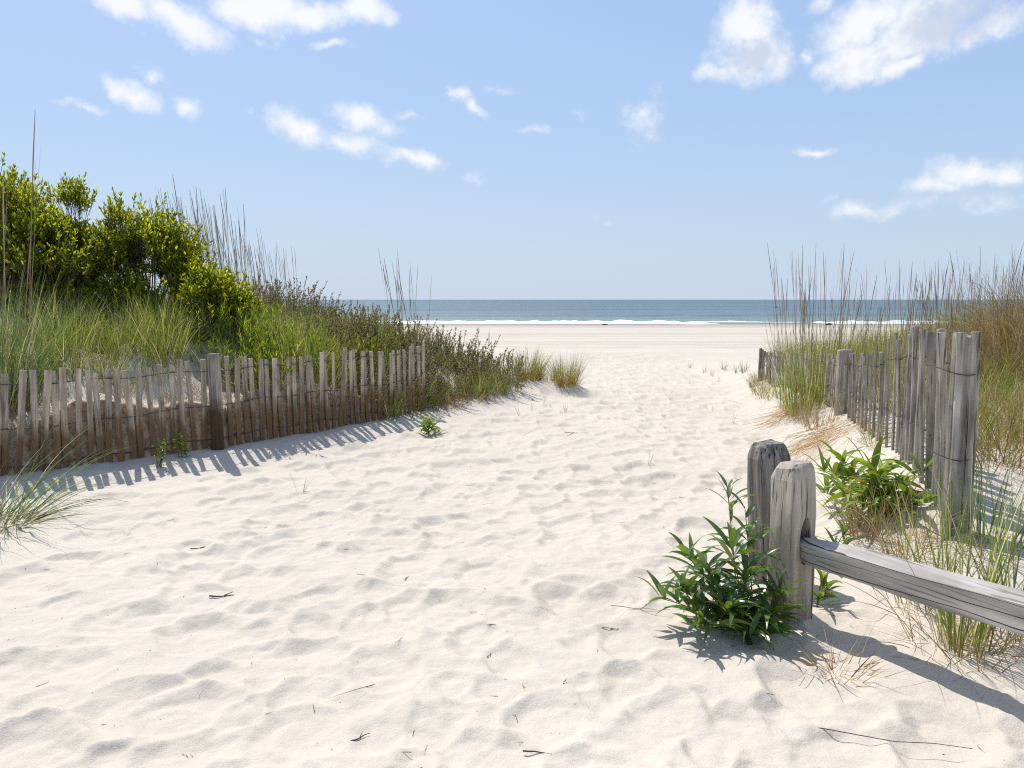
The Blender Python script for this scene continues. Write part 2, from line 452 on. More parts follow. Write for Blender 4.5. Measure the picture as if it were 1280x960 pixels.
M['brown'] = leaf_mat('brown_grass', [(0, (.16, .09, .03)), (.4, (.27, .17, .055)), (.8, (.34, .235, .095)), (1, (.42, .33, .18))], (.43, .35, .23), .25, .3, .55, (1.2, 1.1, .7))
M['stalk'] = leaf_mat('grass_stalk', [(0, (.24, .20, .09)), (.4, (.26, .20, .13)), (.75, (.23, .17, .125)), (1, (.28, .215, .16))], (.36, .29, .19), .3, .15, .6, (1.1, 1.1, .9))
M['scrub'] = leaf_mat('scrub_leaf', [(0, (.13, .095, .045)), (.5, (.22, .16, .075)), (1, (.34, .25, .14))], (.20, .215, .05), .3, .35, .6, (1.3, 1.3, .8))
M['bark'] = plain('shrub_bark', (.10, .08, .06), .85, .4, 25.)
M['twig'] = plain('dead_twig', (.085, .06, .042), .85, .5, 40.)
M['drystalk'] = plain('dry_stalk', (.34, .25, .15), .8, .4, 40.)
M['dark'] = plain('dark_hull', (.025, .025, .028), .6, .3, 3.)
M['driftwood'] = plain('driftwood_bark', (.05, .04, .035), .9, .4, 5.)

# ------------------------------------------------------------------ sand
def build_sand():
    xs = spaced(-900, 900, .0145, -2.9, 3.1, 1.025)
    ys = spaced(-40, 130, .0125, 1.9, 5.2, 1.0075)
    X, Y = np.meshgrid(xs, ys)
    Z = ground(X, Y)
    s = sdist(X, Y, FL); q = -sdist(X, Y, PR)
    H = np.zeros_like(Z)
    # trodden path: every step leaves a soft crater that overruns older ones
    n = 4600
    py = 1.0 + 24 * R.random(n) ** 1.25
    px = R.uniform(-5.5, 5.2, n)
    sx = sdist(px, py, FL); qx = -sdist(px, py, PR)
    w_ok = sst(-.35, -1.3, sx) * sst(1.1, -.25, qx) * (1 - np.exp(-((px - 1.25) ** 2 + (py - 3.7) ** 2) / .3))
    calm = .35 + .65 * sst(-2.6, -1.2, px + .35 * (py - 4))     # the left foreground is less trodden
    keep = R.random(n) < w_ok * calm
    for x0, y0 in zip(px[keep], py[keep]):
        a = R.normal(0, .5); ln = R.uniform(.10, .26); wd = ln * R.uniform(.55, .95); dp = ln * R.uniform(.14, .27)
        rr = ln * 1.9
        i0, i1 = np.searchsorted(xs, (x0 - rr, x0 + rr)); j0, j1 = np.searchsorted(ys, (y0 - rr, y0 + rr))
        if i1 - i0 < 3 or j1 - j0 < 3: continue
        gx = X[j0:j1, i0:i1] - x0; gy = Y[j0:j1, i0:i1] - y0
        gx = gx + .035 * vnoise(X[j0:j1, i0:i1] * 9, Y[j0:j1, i0:i1] * 9, 8); gy = gy + .035 * vnoise(X[j0:j1, i0:i1] * 9, Y[j0:j1, i0:i1] * 9, 9)
        u = gx * math.cos(a) + gy * math.sin(a); v = -gx * math.sin(a) + gy * math.cos(a)
        r = np.sqrt((u / wd) ** 2 + (v / ln) ** 2)
        h = H[j0:j1, i0:i1]
        # a bowl with walls at the angle of repose, cut into whatever was there before
        lvl = h.mean() * .5
        far_wall = 1 + .5 * np.clip(v / ln, -.6, 1)             # heels slide out, toes dig in
        wgt = sst(-.35, .35, v / ln)
        bowl = lvl - dp * (1 - (1 - wgt) * 1.1 * r ** 2 - wgt * 1.9 * (r - .42).clip(0)) + .010 * vnoise(X[j0:j1, i0:i1] * 16, Y[j0:j1, i0:i1] * 16, 12)
        bowl = np.maximum(bowl, lvl - dp * .62 + .006 * vnoise(X[j0:j1, i0:i1] * 22, Y[j0:j1, i0:i1] * 22, 13))
        rim = .36 * dp * np.exp(-((r - .98) / .17) ** 2) * (.2 + .8 * R.random()) * (.55 + .9 * np.clip(v / ln, -.5, 1))
        fill = sst(1.1, .5, r) * .18
        H[j0:j1, i0:i1] = np.minimum(h * (1 - fill) + lvl * fill + rim, np.where(r < 1.4, bowl, 9))
    # a light settling of the dry sand
    for _ in range(1):
        Hp = np.pad(H, 1, mode='edge')
        H = (4 * H + Hp[:-2, 1:-1] + Hp[2:, 1:-1] + Hp[1:-1, :-2] + Hp[1:-1, 2:]) / 8 if False else H
    near = sst(26, 14, Y)
    Z = Z + H * 1.0
    Z = Z + near * (.016 * fbm(X * 2.3, Y * 2.3, 21, 3) - .016 * np.abs(fbm(X * 2.6 + .8 * vnoise(X * 2, Y * 2, 5), Y * 3.4, 61, 3)) * sst(-.3, -1.2, s) * sst(1., -.2, q) - .007 * np.abs(fbm(X * 8, Y * 9, 66, 3)) + .016 * fbm(X * 7, Y * 7, 25, 4)) * sst(8, 4.5, abs(X))
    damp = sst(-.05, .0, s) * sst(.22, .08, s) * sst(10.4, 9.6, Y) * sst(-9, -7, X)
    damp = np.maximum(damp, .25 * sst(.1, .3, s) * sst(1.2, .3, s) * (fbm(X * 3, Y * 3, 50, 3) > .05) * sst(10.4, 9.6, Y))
    ny, nx = X.shape
    V = np.stack([X, Y, Z], -1).reshape(-1, 3)
    i = np.arange(nx - 1)[None, :]; j = np.arange(ny - 1)[:, None] * nx
    a = i + j
    Fq = np.stack([a, a + 1, a + nx + 1, a + nx], -1).reshape(-1, 4)
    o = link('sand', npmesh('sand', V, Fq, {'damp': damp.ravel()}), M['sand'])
    tag(o, 'pale trodden sand of the path and the beach beyond', None, None, 'structure')
    return xs, ys, Z
GX, GY, GZ = build_sand()
def surf(x, y):                     # height of the finished sand surface
    x = np.atleast_1d(np.asarray(x, float)); y = np.atleast_1d(np.asarray(y, float))
    i = np.clip(np.searchsorted(GX, x) - 1, 0, len(GX) - 2); j = np.clip(np.searchsorted(GY, y) - 1, 0, len(GY) - 2)
    fx = (x - GX[i]) / (GX[i + 1] - GX[i]); fy = (y - GY[j]) / (GY[j + 1] - GY[j])
    return (GZ[j, i] * (1 - fx) + GZ[j, i + 1] * fx) * (1 - fy) + (GZ[j + 1, i] * (1 - fx) + GZ[j + 1, i + 1] * fx) * fy
def s1(x, y): return float(surf(x, y)[0])
def onray(px, py):                  # where the line of sight of an image point meets the sand
    d = ray(px, py); t = 2.0
    ts = np.exp(np.linspace(math.log(2.2), math.log(90), 1500))
    z = CAM_Z + d[2] * ts - surf(d[0] * ts, d[1] * ts)
    k = int(np.argmax(z < 0)) if (z < 0).any() else len(ts) - 1
    t = ts[k]
    return d[0] * t, d[1] * t, s1(d[0] * t, d[1] * t)

# ------------------------------------------------------------------ sea and surf
SEA_Z = -1.22
def build_sea():
    ys = np.concatenate([np.arange(80, 150, .9), np.exp(np.linspace(math.log(151), math.log(45000), 160))])
    xs = np.concatenate([-np.exp(np.linspace(math.log(60000), math.log(120), 50)), np.arange(-118, 119, 2.2), np.exp(np.linspace(math.log(120), math.log(60000), 50))])
    X, Y = np.meshgrid(xs, ys)
    wv = fbm(X * .012, Y * .05, 60, 2)
    Z = SEA_Z + .16 * np.sin(Y * .55 + 5 * wv + .01 * X) * sst(82, 96, Y) * sst(400, 150, Y) * (.4 + 1.2 * (wv + .4))
    ny, nx = X.shape
    i = np.arange(nx - 1)[None, :]; j = np.arange(ny - 1)[:, None] * nx; a = i + j
    o = link('sea', npmesh('sea', np.stack([X, Y, Z], -1).reshape(-1, 3), np.stack([a, a + 1, a + nx + 1, a + nx], -1).reshape(-1, 4)), M['sea'])
    tag(o, 'grey green sea reaching the horizon', None, None, 'structure')
    # broken surf: low tumbling ridges of foam
    g = Geo()
    for y0, h0, wdt, sd, th in ((90.5, .34, 1.8, 1, -.42), (86.6, .10, 2.4, 2, -.1), (97, .20, .9, 3, .2), (105, .22, .8, 4, .3)):
        xx = np.arange(-140, 140, .35); c = np.linspace(-1, 1, 9)
        A, B = np.meshgrid(xx, c)
        lev = sst(th - .1, th + .25, fbm(A * .03, B * 0 + sd * 7, 70 + sd, 3))
        yy = y0 + 2.6 * fbm(A * .018, B * 0, 80 + sd, 3) + B * wdt * (.6 + .5 * lev)
        zz = SEA_Z - .03 + h0 * lev * (1 - B * B) * (.55 + .9 * np.abs(fbm(A * .8, B * 2, 90 + sd, 3) + .25)) + .05 * lev - .12 * (1 - lev)
        ny, nx = A.shape
        i = np.arange(nx - 1)[None, :]; j = np.arange(ny - 1)[:, None] * nx; a = i + j
        g.add(np.stack([A, yy, zz], -1).reshape(-1, 3), np.stack([a, a + 1, a + nx + 1, a + nx], -1).reshape(-1, 4))
    tag(g.build('surf', M['foam']), 'white foam of small waves breaking along the shore', None, None, 'stuff')
build_sea()

# ------------------------------------------------------------------ lath fences
def polyline_at(poly, step, jit, start, stop):
    pts = np.array(poly, float); seg = np.hypot(*np.diff(pts, axis=0).T); cum = np.concatenate([[0], np.cumsum(seg)])
    d = start; out = []
    while d < min(stop, cum[-1]):
        x = np.interp(d, cum, pts[:, 0]); y = np.interp(d, cum, pts[:, 1])
        k = min(np.searchsorted(cum, d, side='right') - 1, len(seg) - 1)
        t = (pts[k + 1] - pts[k]) / seg[k]
        out.append((x, y, math.atan2(t[1], t[0]))); d += step * random.uniform(1 - jit, 1 + jit)
    return out

def slat_mesh(h, w, th, seed):      # a split lath: uneven edges, slight bow and twist, ragged top
    r = np.random.default_rng(seed); K = 9
    V = []; bow = r.normal(0, .008); tw = r.normal(0, .10); 
    for k in range(K + 1):
        t = k / K; z = -.28 + t * (h + .28)
        w1 = w * .5 * (1 + r.normal(0, .045)); w2 = w * .5 * (1 + r.normal(0, .045))
        off = bow * math.sin(math.pi * t) + r.normal(0, .0008); a = tw * (t - .5)
        dz = r.uniform(-.012, .006, 4) if k == K else np.zeros(4)
        for (x, y), e in zip(((-w1, -th / 2), (w2, -th / 2), (w2 * .95, th / 2), (-w1 * .95, th / 2)), dz):
            V.append((x * math.cos(a) - y * math.sin(a) + off, x * math.sin(a) + y * math.cos(a), z + e))
    Fq = []
    for k in range(K):
        for j in range(4):
            Fq.append((k * 4 + j, k * 4 + (j + 1) % 4, k * 4 + 4 + (j + 1) % 4, k * 4 + 4 + j))
    Fq.append((K * 4, K * 4 + 1, K * 4 + 2, K * 4 + 3)); Fq.append((3, 2, 1, 0))
    return npmesh('slat', V, Fq, None, False)

def round_post(h, r, sides=14, seed=0, top=0.):
    rr = np.random.default_rng(seed); V = []; zs = [-.35, 0, h * .25, h * .5, h * .75, h - .012, h]
    lump = 1 + rr.normal(0, .03, sides)
    for k, z in enumerate(zs):
        for j in range(sides):
            a = j / sides * 2 * math.pi; q = r * lump[j] * (1 + rr.normal(0, .012)) * (.93 if k == len(zs) - 1 else 1)
            V.append((q * math.cos(a), q * math.sin(a), z + (top * math.cos(a - 2.) * r if k >= len(zs) - 2 else 0)))
    Fq = []
    for k in range(len(zs) - 1):
        for j in range(sides):
            Fq.append((k * sides + j, k * sides + (j + 1) % sides, (k + 1) * sides + (j + 1) % sides, (k + 1) * sides + j))
    o = (len(zs) - 1) * sides; c = len(V); V.append((0, 0, h + .003))
    for j in range(0, sides, 2): Fq.append((o + j, o + j + 1, o + (j + 2) % sides, c))
    return npmesh('post', V, Fq, None, False)

def wire_mesh(stations, zfun, amp):
    g = Geo()
    for sgn in (1, -1):
        pts = []
        for i, (x, y, a, base) in enumerate(stations):
            n = (-math.sin(a), math.cos(a)); z = zfun(i) + base
            side = sgn * amp
            pts.append((x - n[0] * side, y - n[1] * side, z + sgn * .002))
            if i + 1 < len(stations):
                x2, y2, a2, b2 = stations[i + 1]
                for f in (.3, .7):
                    wv = side * (1 - 2 * f) * .3
                    pts.append((x + (x2 - x) * f - n[0] * wv, y + (y2 - y) * f - n[1] * wv, (zfun(i) + base) * (1 - f) + (zfun(i + 1) + b2) * f - sgn * .002))
        tube(g, pts, .0030, 5)
    return g.mesh('wire')

# left fence
def left_fence():
    root = thing('sand_fence', (-3.02, 7.75, s1(-2.97, 7.68)), 'weathered lath fence with brown stained foot along the left dune', 'fence')
    bx, by, bz = root.location
    st = polyline_at([(-5.9, 5.45), (-4.46, 6.55), (-3.02, 7.75), (-1.15, 10.35)], .094, .12, .15, 20)
    variants = [slat_mesh(.98, random.uniform(.046, .058), .010, 100 + k) for k in range(9)]
    for v in variants: v.materials.append(M['lath_stained'])
    rows = []
    for i, (x, y, a) in enumerate(st):
        if math.hypot(x + 3.02, y - 7.75) < .075: continue
        base = s1(x + .05 * math.sin(a), y - .05 * math.cos(a)) - .01
        top = .96 + .03 * math.sin(i * .37) + random.uniform(-.03, .03) + (.03 if y > 7.3 else 0)
        o = bpy.data.objects.new('slat', random.choice(variants)); COL.objects.link(o); o.parent = root
        o.location = (x - bx, y - by, base - bz)
        lean = rad(3.2) * float(sst(7.6, 6.5, y)) + random.gauss(0, rad(1.6))
        o.rotation_euler = (random.gauss(0, rad(1.5)), lean, a + random.gauss(0, .1))
        o.scale = (1, 1, (top - base) / .98)
        rows.append((x - bx, y - by, a, .04 - bz))
    tall = [r for r in rows]
    for zz in (.86, .47, .13):
        link('wire', wire_mesh(tall, lambda i, z=zz: z - .04 + .012 * math.sin(i * .8) + (.07 * float(sst(6.6, 8, tall[i][1] + by)) if z < .8 else .03 * float(sst(6.6, 8, tall[i][1] + by))), .009), M['wire'], root)
    p = link('post', round_post(.975, .064, 14, 3), M['post_stained'], root)
    p.location = (.02, -.03, 0); p['label'] = 'grey round post with dark red brown foot'
    for a_, h_ in (((-5.65, 5.6), 1.0),):
        pp = link('post', round_post(h_, .07, 12, 5), M['post_stained'], root)
        pp.location = (a_[0] - bx, a_[1] - by, s1(*a_) - bz)
    return root
left_fence()

RF = [(2.52, 4.30), (2.75, 5.15), (3.05, 6.3), (3.47, 8.0), (3.9, 10.4), (4.15, 12.75)]
def right_fence():
    bz = s1(2.52, 4.3)
    root = thing('sand_fence', (2.52, 4.30, bz), 'grey lath fence with thick end post sagging along the right bank', 'fence')
    variants = [slat_mesh(1.2, random.uniform(.033, .041), .011, 200 + k) for k in range(9)]
    for v in variants: v.materials.append(M['lath_grey'])
    rows = []
    pts = np.array(RF); seg = np.hypot(*np.diff(pts, axis=0).T); cum = np.concatenate([[0], np.cumsum(seg)])
    dd_ = np.linspace(0, cum[-1], 3000); xx_ = np.interp(dd_, cum, pts[:, 0]); yy_ = np.interp(dd_, cum, pts[:, 1]); rr_ = xx_ / yy_
    prof_d = [0, .4, 1.0, 1.6, 2.2, 3.86, 6.0, 8.9]; prof_z = [1.42, 1.42, 1.40, 1.33, 1.20, 1.02, .9, .74]
    # lateral bearing of every lath: bunched near the end post, a gap, then an even run to the middle post and beyond
    lats = [(1186, 1.2), (1181, 1.3), (1176.5, 1.2), (1173, .9), (1168, 1.2), (1163, .8), (1158.5, 1.15), (1154, 1.1), (1149, .8), (1144, 1.), (1139.5, .8), (1134.5, .9), (1130, .9), (1126, .7), (1121, .6)] + [(c, .95) for c in (1113, 1107.5, 1102, 1096, 1090.5, 1086, 1081, 1076, 1072, 1068, 1064)]
    d_mid = 3.86
    items = []
    for c, wsc in lats:
        k = int(np.argmin(abs(rr_ - (c - 640) / F / math.cos(PITCH) * .997))); items.append((dd_[k], wsc))
    d = d_mid + .15
    while d < cum[-1] - .1: items.append((d, 1.)); d += random.uniform(.085, .12)
    for i, (d, wsc) in enumerate(items):
        x = float(np.interp(d, cum, pts[:, 0])); y = float(np.interp(d, cum, pts[:, 1]))
        k = min(np.searchsorted(cum, d, side='right') - 1, len(seg) - 1); t = (pts[k + 1] - pts[k]) / seg[k]; a = math.atan2(t[1], t[0])
        base = s1(x, y)
        top = np.interp(d, prof_d, prof_z) + random.uniform(-.05, .025)
        face = .35 if d < 1.3 else (a - .75 if d < 3.8 else a)      # the slack wires let the laths turn
        o = bpy.data.objects.new('slat', random.choice(variants)); COL.objects.link(o); o.parent = root
        off = random.uniform(-.012, .012) if .45 < d < 1.6 else 0.
        o.location = (x - 2.52 - off * math.sin(a), y - 4.30 + off * math.cos(a), base - bz)
        o.rotation_euler = (random.gauss(0, rad(1.)), rad(-.8) + random.gauss(0, rad(.8)), face + random.gauss(0, .3))
        o.scale = (wsc * (1.2 if d < 1.7 else 1.), 1, max(.45, top - base) / 1.2)
        rows.append((x - 2.52, y - 4.30, a, d))
    rows.sort(key=lambda r: r[3])
    # laths bunched against the end post and at the broken far end
    for ex, ey, hh, aa, w in ((-.058, -.055, 1.425, .25, 1.6), (.056, -.050, 1.42, -.2, 1.35)):
        o = bpy.data.objects.new('slat', random.choice(variants)); COL.objects.link(o); o.parent = root
        o.location = (ex, ey, 0); o.rotation_euler = (0, random.gauss(0, rad(.6)), aa); o.scale = (w, 1, (hh - bz) / 1.2)
    for k in range(8):
        x, y = 4.13 + .055 * k, 12.8 + .05 * math.sin(k * 2.)
        o = bpy.data.objects.new('slat', variants[k % 9]); COL.objects.link(o); o.parent = root
        zb = s1(x, y); o.location = (x - 2.52, y - 4.3, zb - bz)
        o.rotation_euler = (0, random.gauss(0, rad(2)), random.gauss(0, .4)); o.scale = (1.7, 1.3, (.80 - .025 * k + random.uniform(-.02, .02) - zb) / 1.2)
    stn = [(-.12, -.10, .2, 0.), (0., -.115, 0.5, 0.), (.125, -.06, 1.2, 0.)]
    stations = [(x, y, a, 0) for x, y, a, d in rows]
    dd = [r[3] for r in rows]
    for zt in (.86, .52, .2):
        zf = lambda i, z=zt: (np.interp(dd[i], prof_d, prof_z)) * z + .015 * math.sin(i * 1.3) - bz + (1 - z) * .25 * min(1, dd[i] / 4)
        link('wire', wire_mesh(stations, zf, .011), M['wire'], root)
        z0 = 1.42 * zt - bz - .02                       # the wire's turn around the end post
        g = Geo(); tube(g, [(-.13, .12, z0 + .03), (-.105, -.02, z0 + .01), (-.06, -.062, z0 - .01), (.0, -.072, z0 - .02), (.06, -.05, z0 - .012), (.10, -.015, z0), (.06, .06, z0 + .01)], .0035, 5)
        g.build('wire', M['wire'], root)
    p = link('post', round_post(1.405 - bz, .052, 16, 9, .25), M['post_grey'], root); p['label'] = 'thick grey end post with lichen at its cut top'
    p = link('post', round_post(1.08 - s1(3.47, 8), .075, 14, 10), M['lath_grey'], root)
    p.location = (3.47 - 2.52, 8.0 - 4.3, s1(3.47, 8) - bz)
right_fence()

# ------------------------------------------------------------------ hewn posts and rail
def hewn_post(h, w, d, cham, seed, slope):
    r = np.random.default_rng(seed)
    prof = [(-w, -d + cham), (-w + cham, -d), (w - cham, -d), (w, -d + cham), (w, d - cham), (w - cham, d), (-w + cham, d), (-w, d - cham)]
    zs = [-.4, 0, .2, .4, .55, h - .085, h - .022, h]; V = []
    wob = r.normal(0, .004, (len(zs), 8, 2))
    for k, z in enumerate(zs):
        sc = {len(zs) - 3: .98, len(zs) - 2: .80, len(zs) - 1: .62}.get(k, 1.0 - .03 * max(0, z) / h)
        for j, (x, y) in enumerate(prof):
            V.append((x * sc + wob[k, j, 0], y * sc + wob[k, j, 1], z + (slope * x + r.normal(0, .003) if k >= len(zs) - 3 else 0)))
    Fq = []
    for k in range(len(zs) - 1):
        for j in range(8): Fq.append((k * 8 + j, k * 8 + (j + 1) % 8, k * 8 + 8 + (j + 1) % 8, k * 8 + 8 + j))
    o = (len(zs) - 1) * 8; c = len(V); V.append((0, 0, h - .012))
    for j in range(0, 8, 2): Fq.append((o + j, o + j + 1, o + (j + 2) % 8, c))
    me = npmesh('post', V, Fq, None, False)
    return me

def rail_fence():
    px, py, pz = onray(985, 779); py += .09; px += .035; pz = s1(px, py)
    tgt = at_y(1300, 771, 2.74)
    z0 = at_y(1003, 688, py - .08)[2]
    ang = math.atan2(tgt[1] - py, tgt[0] - px)
    root = thing('rail_fence', (px, py, pz), 'grey split rail running out of the front notched post', 'rail fence', None, ang)
    h = .79
    post_me = hewn_post(h, .088, .088, .022, 4, .06)
    post_me.materials.append(M['post_hewn'])
    po = link('post', post_me, None, root)
    # the mortise is cut right through
    g = Geo(); zc = z0 - pz + .045
    a = np.arange(12) / 12 * 2 * np.pi
    ring = np.stack([0 * a, .042 * np.cos(a), zc + .125 * np.sin(a)], 1)
    V = np.concatenate([ring + [-.005, 0, 0], ring + [.3, 0, 0], [[-.005, 0, zc]], [[.3, 0, zc]]])
    Fq = [(j, (j + 1) % 12, 12 + (j + 1) % 12, 12 + j) for j in range(12)]
    Fq = [f[::-1] for f in Fq]
    Fq += [(24, j, j + 1, (j + 2) % 12) for j in range(0, 12, 2)] + [(25, 12 + (j + 2) % 12, 12 + j + 1, 12 + j) for j in range(0, 12, 2)]
    cut = link('cutter', npmesh('cutter', V, Fq, None, False))
    import bmesh
    for me_ in (cut.data, post_me):
        bm = bmesh.new(); bm.from_mesh(me_); bmesh.ops.recalc_face_normals(bm, faces=bm.faces); bm.to_mesh(me_); bm.free()
    md = po.modifiers.new('mortise', 'BOOLEAN'); md.operation = 'DIFFERENCE'; md.object = cut; md.solver = 'EXACT'
    cut.parent = root
    dg = bpy.context.evaluated_depsgraph_get(); dg.update()
    me2 = bpy.data.meshes.new_from_object(po.evaluated_get(dg))
    po.modifiers.clear(); 
    if len(me2.polygons) > 40: po.data = me2
    bpy.data.objects.remove(cut)
    po['label'] = 'front post with dark notch holding the rail'
    # rail: roughly split six sided timber with a tapered tenon
    r = np.random.default_rng(7); g = Geo()
    L = math.hypot(tgt[0] - px, tgt[1] - py) + 1.4; dz = tgt[2] - z0
    for off, wav, wd in ((.02, .03, .0016), (-.025, .035, .0022), (.062, .02, .0012)):
        RAIL_LINES.append((z0 - pz + off, dz / (L - 1.4), wav, wd))
    M['rail_hewn'] = wood_mat('hewn_rail', (.72, .67, .61), (.40, .37, .335), crack=.55, axis=0, scale=.62, lines=RAIL_LINES)
    xs = [.02, .085, .14, .25, .45, .7, 1.0, 1.35, L]
    V = []; prof = [(-.048, -.07), (.045, -.08), (.066, -.01), (.05, .055), (.0, .083), (-.055, .045)]
    for k, x in enumerate(xs):
        sc = [.62, .74, .86, .95, 1, 1.03, 1, 1.04, 1][k]
        for (y, z) in prof:
            V.append((x, y * (sc if k > 1 else sc * .8) + r.normal(0, .0035), z0 - pz + dz * x / (L - 1.4) + z * sc + r.normal(0, .004)))
    Fq = [(k * 6 + j, k * 6 + 6 + j, k * 6 + 6 + (j + 1) % 6, k * 6 + (j + 1) % 6) for k in range(len(xs) - 1) for j in range(6)]
    Fq += [(0, 1, 2, 3), (0, 3, 4, 5)]; o = (len(xs) - 1) * 6; Fq += [(o, o + 3, o + 2, o + 1), (o, o + 5, o + 4, o + 3)]
    link('rail', npmesh('rail', V, Fq, None, False), M['rail_hewn'], root)['label'] = 'long cracked grey rail'
    ex, ey = px + (L - .06) * math.cos(ang), py + (L - .06) * math.sin(ang)
    ep = link('post', hewn_post(.75, .088, .088, .022, 14, .05), M['post_hewn'], root); ep.location = (L - .06, 0, s1(ex, ey) - pz)
    # second post
    x2, y2, _ = at_y(969, 575, 4.32)
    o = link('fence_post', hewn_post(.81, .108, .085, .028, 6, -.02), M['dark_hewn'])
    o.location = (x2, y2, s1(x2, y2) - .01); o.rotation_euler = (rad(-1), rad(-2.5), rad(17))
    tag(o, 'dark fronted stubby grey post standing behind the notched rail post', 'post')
    return px, py, pz
RPX, RPY, RPZ = rail_fence()

# ------------------------------------------------------------------ plant builders
def grass_geo(g, n, rad_, h, tilt=(.05, .55), droop=(.2, 1.2), w=(.004, .008), wind=(.05, 0, 0), K=5, origin=(0, 0, 0), prof=blade_prof, twist=.6):
    a = R.uniform(0, 6.283, n); q = rad_ * np.sqrt(R.random(n))
    P = np.stack([q * np.cos(a), q * np.sin(a), np.full(n, -.03)], 1) + np.asarray(origin)
    tl = R.uniform(*tilt, n) * (.35 + .65 * np.sqrt(R.random(n))); az = a + R.normal(0, .7, n)
    L = h * R.uniform(.45, 1.0, n)
    ribbons(g, P, dirs(az, tl), L, R.uniform(*w, n), K, R.uniform(*droop, n), prof, None, None, wind, twist)

def stalk_geo(g, n, rad_, h, tilt=(.0, .22), wind=(-.04, 0, 0), w=(.004, .007), droop=(0, .12), K=7, origin=(0, 0, 0)):
    grass_geo(g, n, rad_, h, tilt, droop, w, wind, K, origin, stalk_prof, 1.2)

def leafy_stem(g, gs, base, top, nleaf, ll, lw, el=(.2, .9), droop=1.0, fold=.25, start=.1, sr=.004):
    base = np.asarray(base, float); top = np.asarray(top, float)
    t = np.linspace(0, 1, 6)[:, None]
    bend = np.array([0, 0, 1.]) * np.linalg.norm(top - base) * .18
    pts = base * (1 - t) + top * t + bend * (t * (1 - t))
    tube(gs, pts, np.linspace(sr, sr * .5, 6), 5)
    u = np.sort(start + (1 - start) * R.random(nleaf) ** .8)
    P = base * (1 - u[:, None]) + top * u[:, None] + bend * (u * (1 - u))[:, None]
    az = np.arange(nleaf) * 2.4 + R.normal(0, .3, nleaf)
    e = el[0] + (el[1] - el[0]) * u + R.normal(0, .15, nleaf)
    D = np.stack([np.cos(az) * np.cos(e), np.sin(az) * np.cos(e), np.sin(e)], 1)
    L = ll * R.uniform(.6, 1.1, nleaf) * (1.05 - .4 * u)
    ribbons(g, P, D, L, lw * R.uniform(.75, 1.15, nleaf) * (1.05 - .3 * u), 7, droop * R.uniform(.5, 1.4, nleaf), leaf_prof, fold, R.normal(0, .35, nleaf), None, R.choice([-1, 1]) * .35)

def goldenrod(name, loc, label, spec, mat, seed=0):
    """spec: (dx, dy, top dx, top dy, height, leaves, leaf length, leaf width)"""
    root = thing(name, loc, label, 'plant')
    g = Geo(); gs = Geo()
    for sx, sy, tx, ty, h, nl, ll, lw in spec:
        z = s1(loc[0] + sx, loc[1] + sy) - loc[2] - .02
        leafy_stem(g, gs, (sx, sy, z), (tx, ty, z + h), nl, ll, lw, (.15, .95), 1.35)
    g.build('leaves', mat, root); gs.build('stems', M['herb'], root)
    return root

def shrub(name, loc, label, lobes, ntip, seed, group=None, leaf=(.06, .021), nl=11):
    """lobes in metres relative to the base: centre, radii, weight"""
    root = thing(name, loc, label, 'shrub', group)
    g = Geo(); gb = Geo(); tw = Geo()
    wts = np.array([l[2][0] * l[2][2] if False else l[1][0] * l[1][2] for l in lobes]); wts = wts / wts.sum()
    tips = []; outs = []
    for l, wt in zip(lobes, wts):
        n = int(ntip * wt)
        d = nrm(R.normal(0, 1, (n, 3))); d[:, 2] = np.where(R.random(n) < .75, abs(d[:, 2]), d[:, 2])
        rr = (R.random(n) ** .5) * np.where(R.random(n) < .12, 1.22, 1.0)
        lump = 1 + .75 * vnoise(d[:, 0] * 2.6 + l[0][0] * 5 + 40, d[:, 2] * 2.6 + d[:, 1] * 1.7 + 40, seed)
        p = np.array(l[0]) + d * np.array(l[1]) * (rr * lump)[:, None]
        tips.append(p); outs.append(nrm(d * .55 + np.array([0, 0, .85]) + R.normal(0, .22, (n, 3))))
    tips = np.concatenate(tips); outs = np.concatenate(outs)
    # clumpy crown: leave pockets empty
    pk = vnoise(tips[:, 0] * 3.1 + 9, tips[:, 2] * 3.1 + tips[:, 1] * 1.3, seed + 3) + .5 * vnoise(tips[:, 0] * 7 + 9, tips[:, 2] * 7, seed + 4)
    keep = (pk > -.12) & (tips[:, 2] > .02)
    tips = tips[keep]; outs = outs[keep]; n = len(tips)
    ln = R.uniform(.09, .24, n)
    ribbons(tw, tips - outs * .12, outs, ln + .12, .006, 2, 0., stalk_prof)
    u = R.random((n, nl)) ** .7
    P = (tips[:, None, :] + outs[:, None, :] * (u * ln[:, None])[:, :, None]).reshape(-1, 3)
    az = R.uniform(0, 6.283, n * nl)
    o = np.repeat(outs, nl, 0)
    s = nrm(np.cross(o, np.array([.3, .9, .1]))); b = np.cross(o, s)
    spread = R.uniform(.35, 1.0, n * nl) * np.where(u.reshape(-1) > .85, .6, 1)
    D = o * np.cos(spread)[:, None] + (s * np.cos(az)[:, None] + b * np.sin(az)[:, None]) * np.sin(spread)[:, None]
    ribbons(g, P, D, leaf[0] * R.uniform(.65, 1.2, n * nl), leaf[1] * R.uniform(.8, 1.15, n * nl), 3, .25, oval_prof, None, R.normal(0, .5, n * nl))
    for l in lobes:
        for _ in range(7):
            e = np.array(l[0]) + R.normal(0, .3, 3) * np.array(l[1]); b0 = np.array([R.normal(0, .12), R.normal(0, .12), -.05])
            t = np.linspace(0, 1, 6)[:, None]; mid = R.normal(0, .12, 3)
            tube(gb, b0 * (1 - t) + e * t + mid * (t * (1 - t)) * 2, np.linspace(.022, .005, 6), 5)
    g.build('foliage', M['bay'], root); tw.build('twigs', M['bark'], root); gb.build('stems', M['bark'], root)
    return root

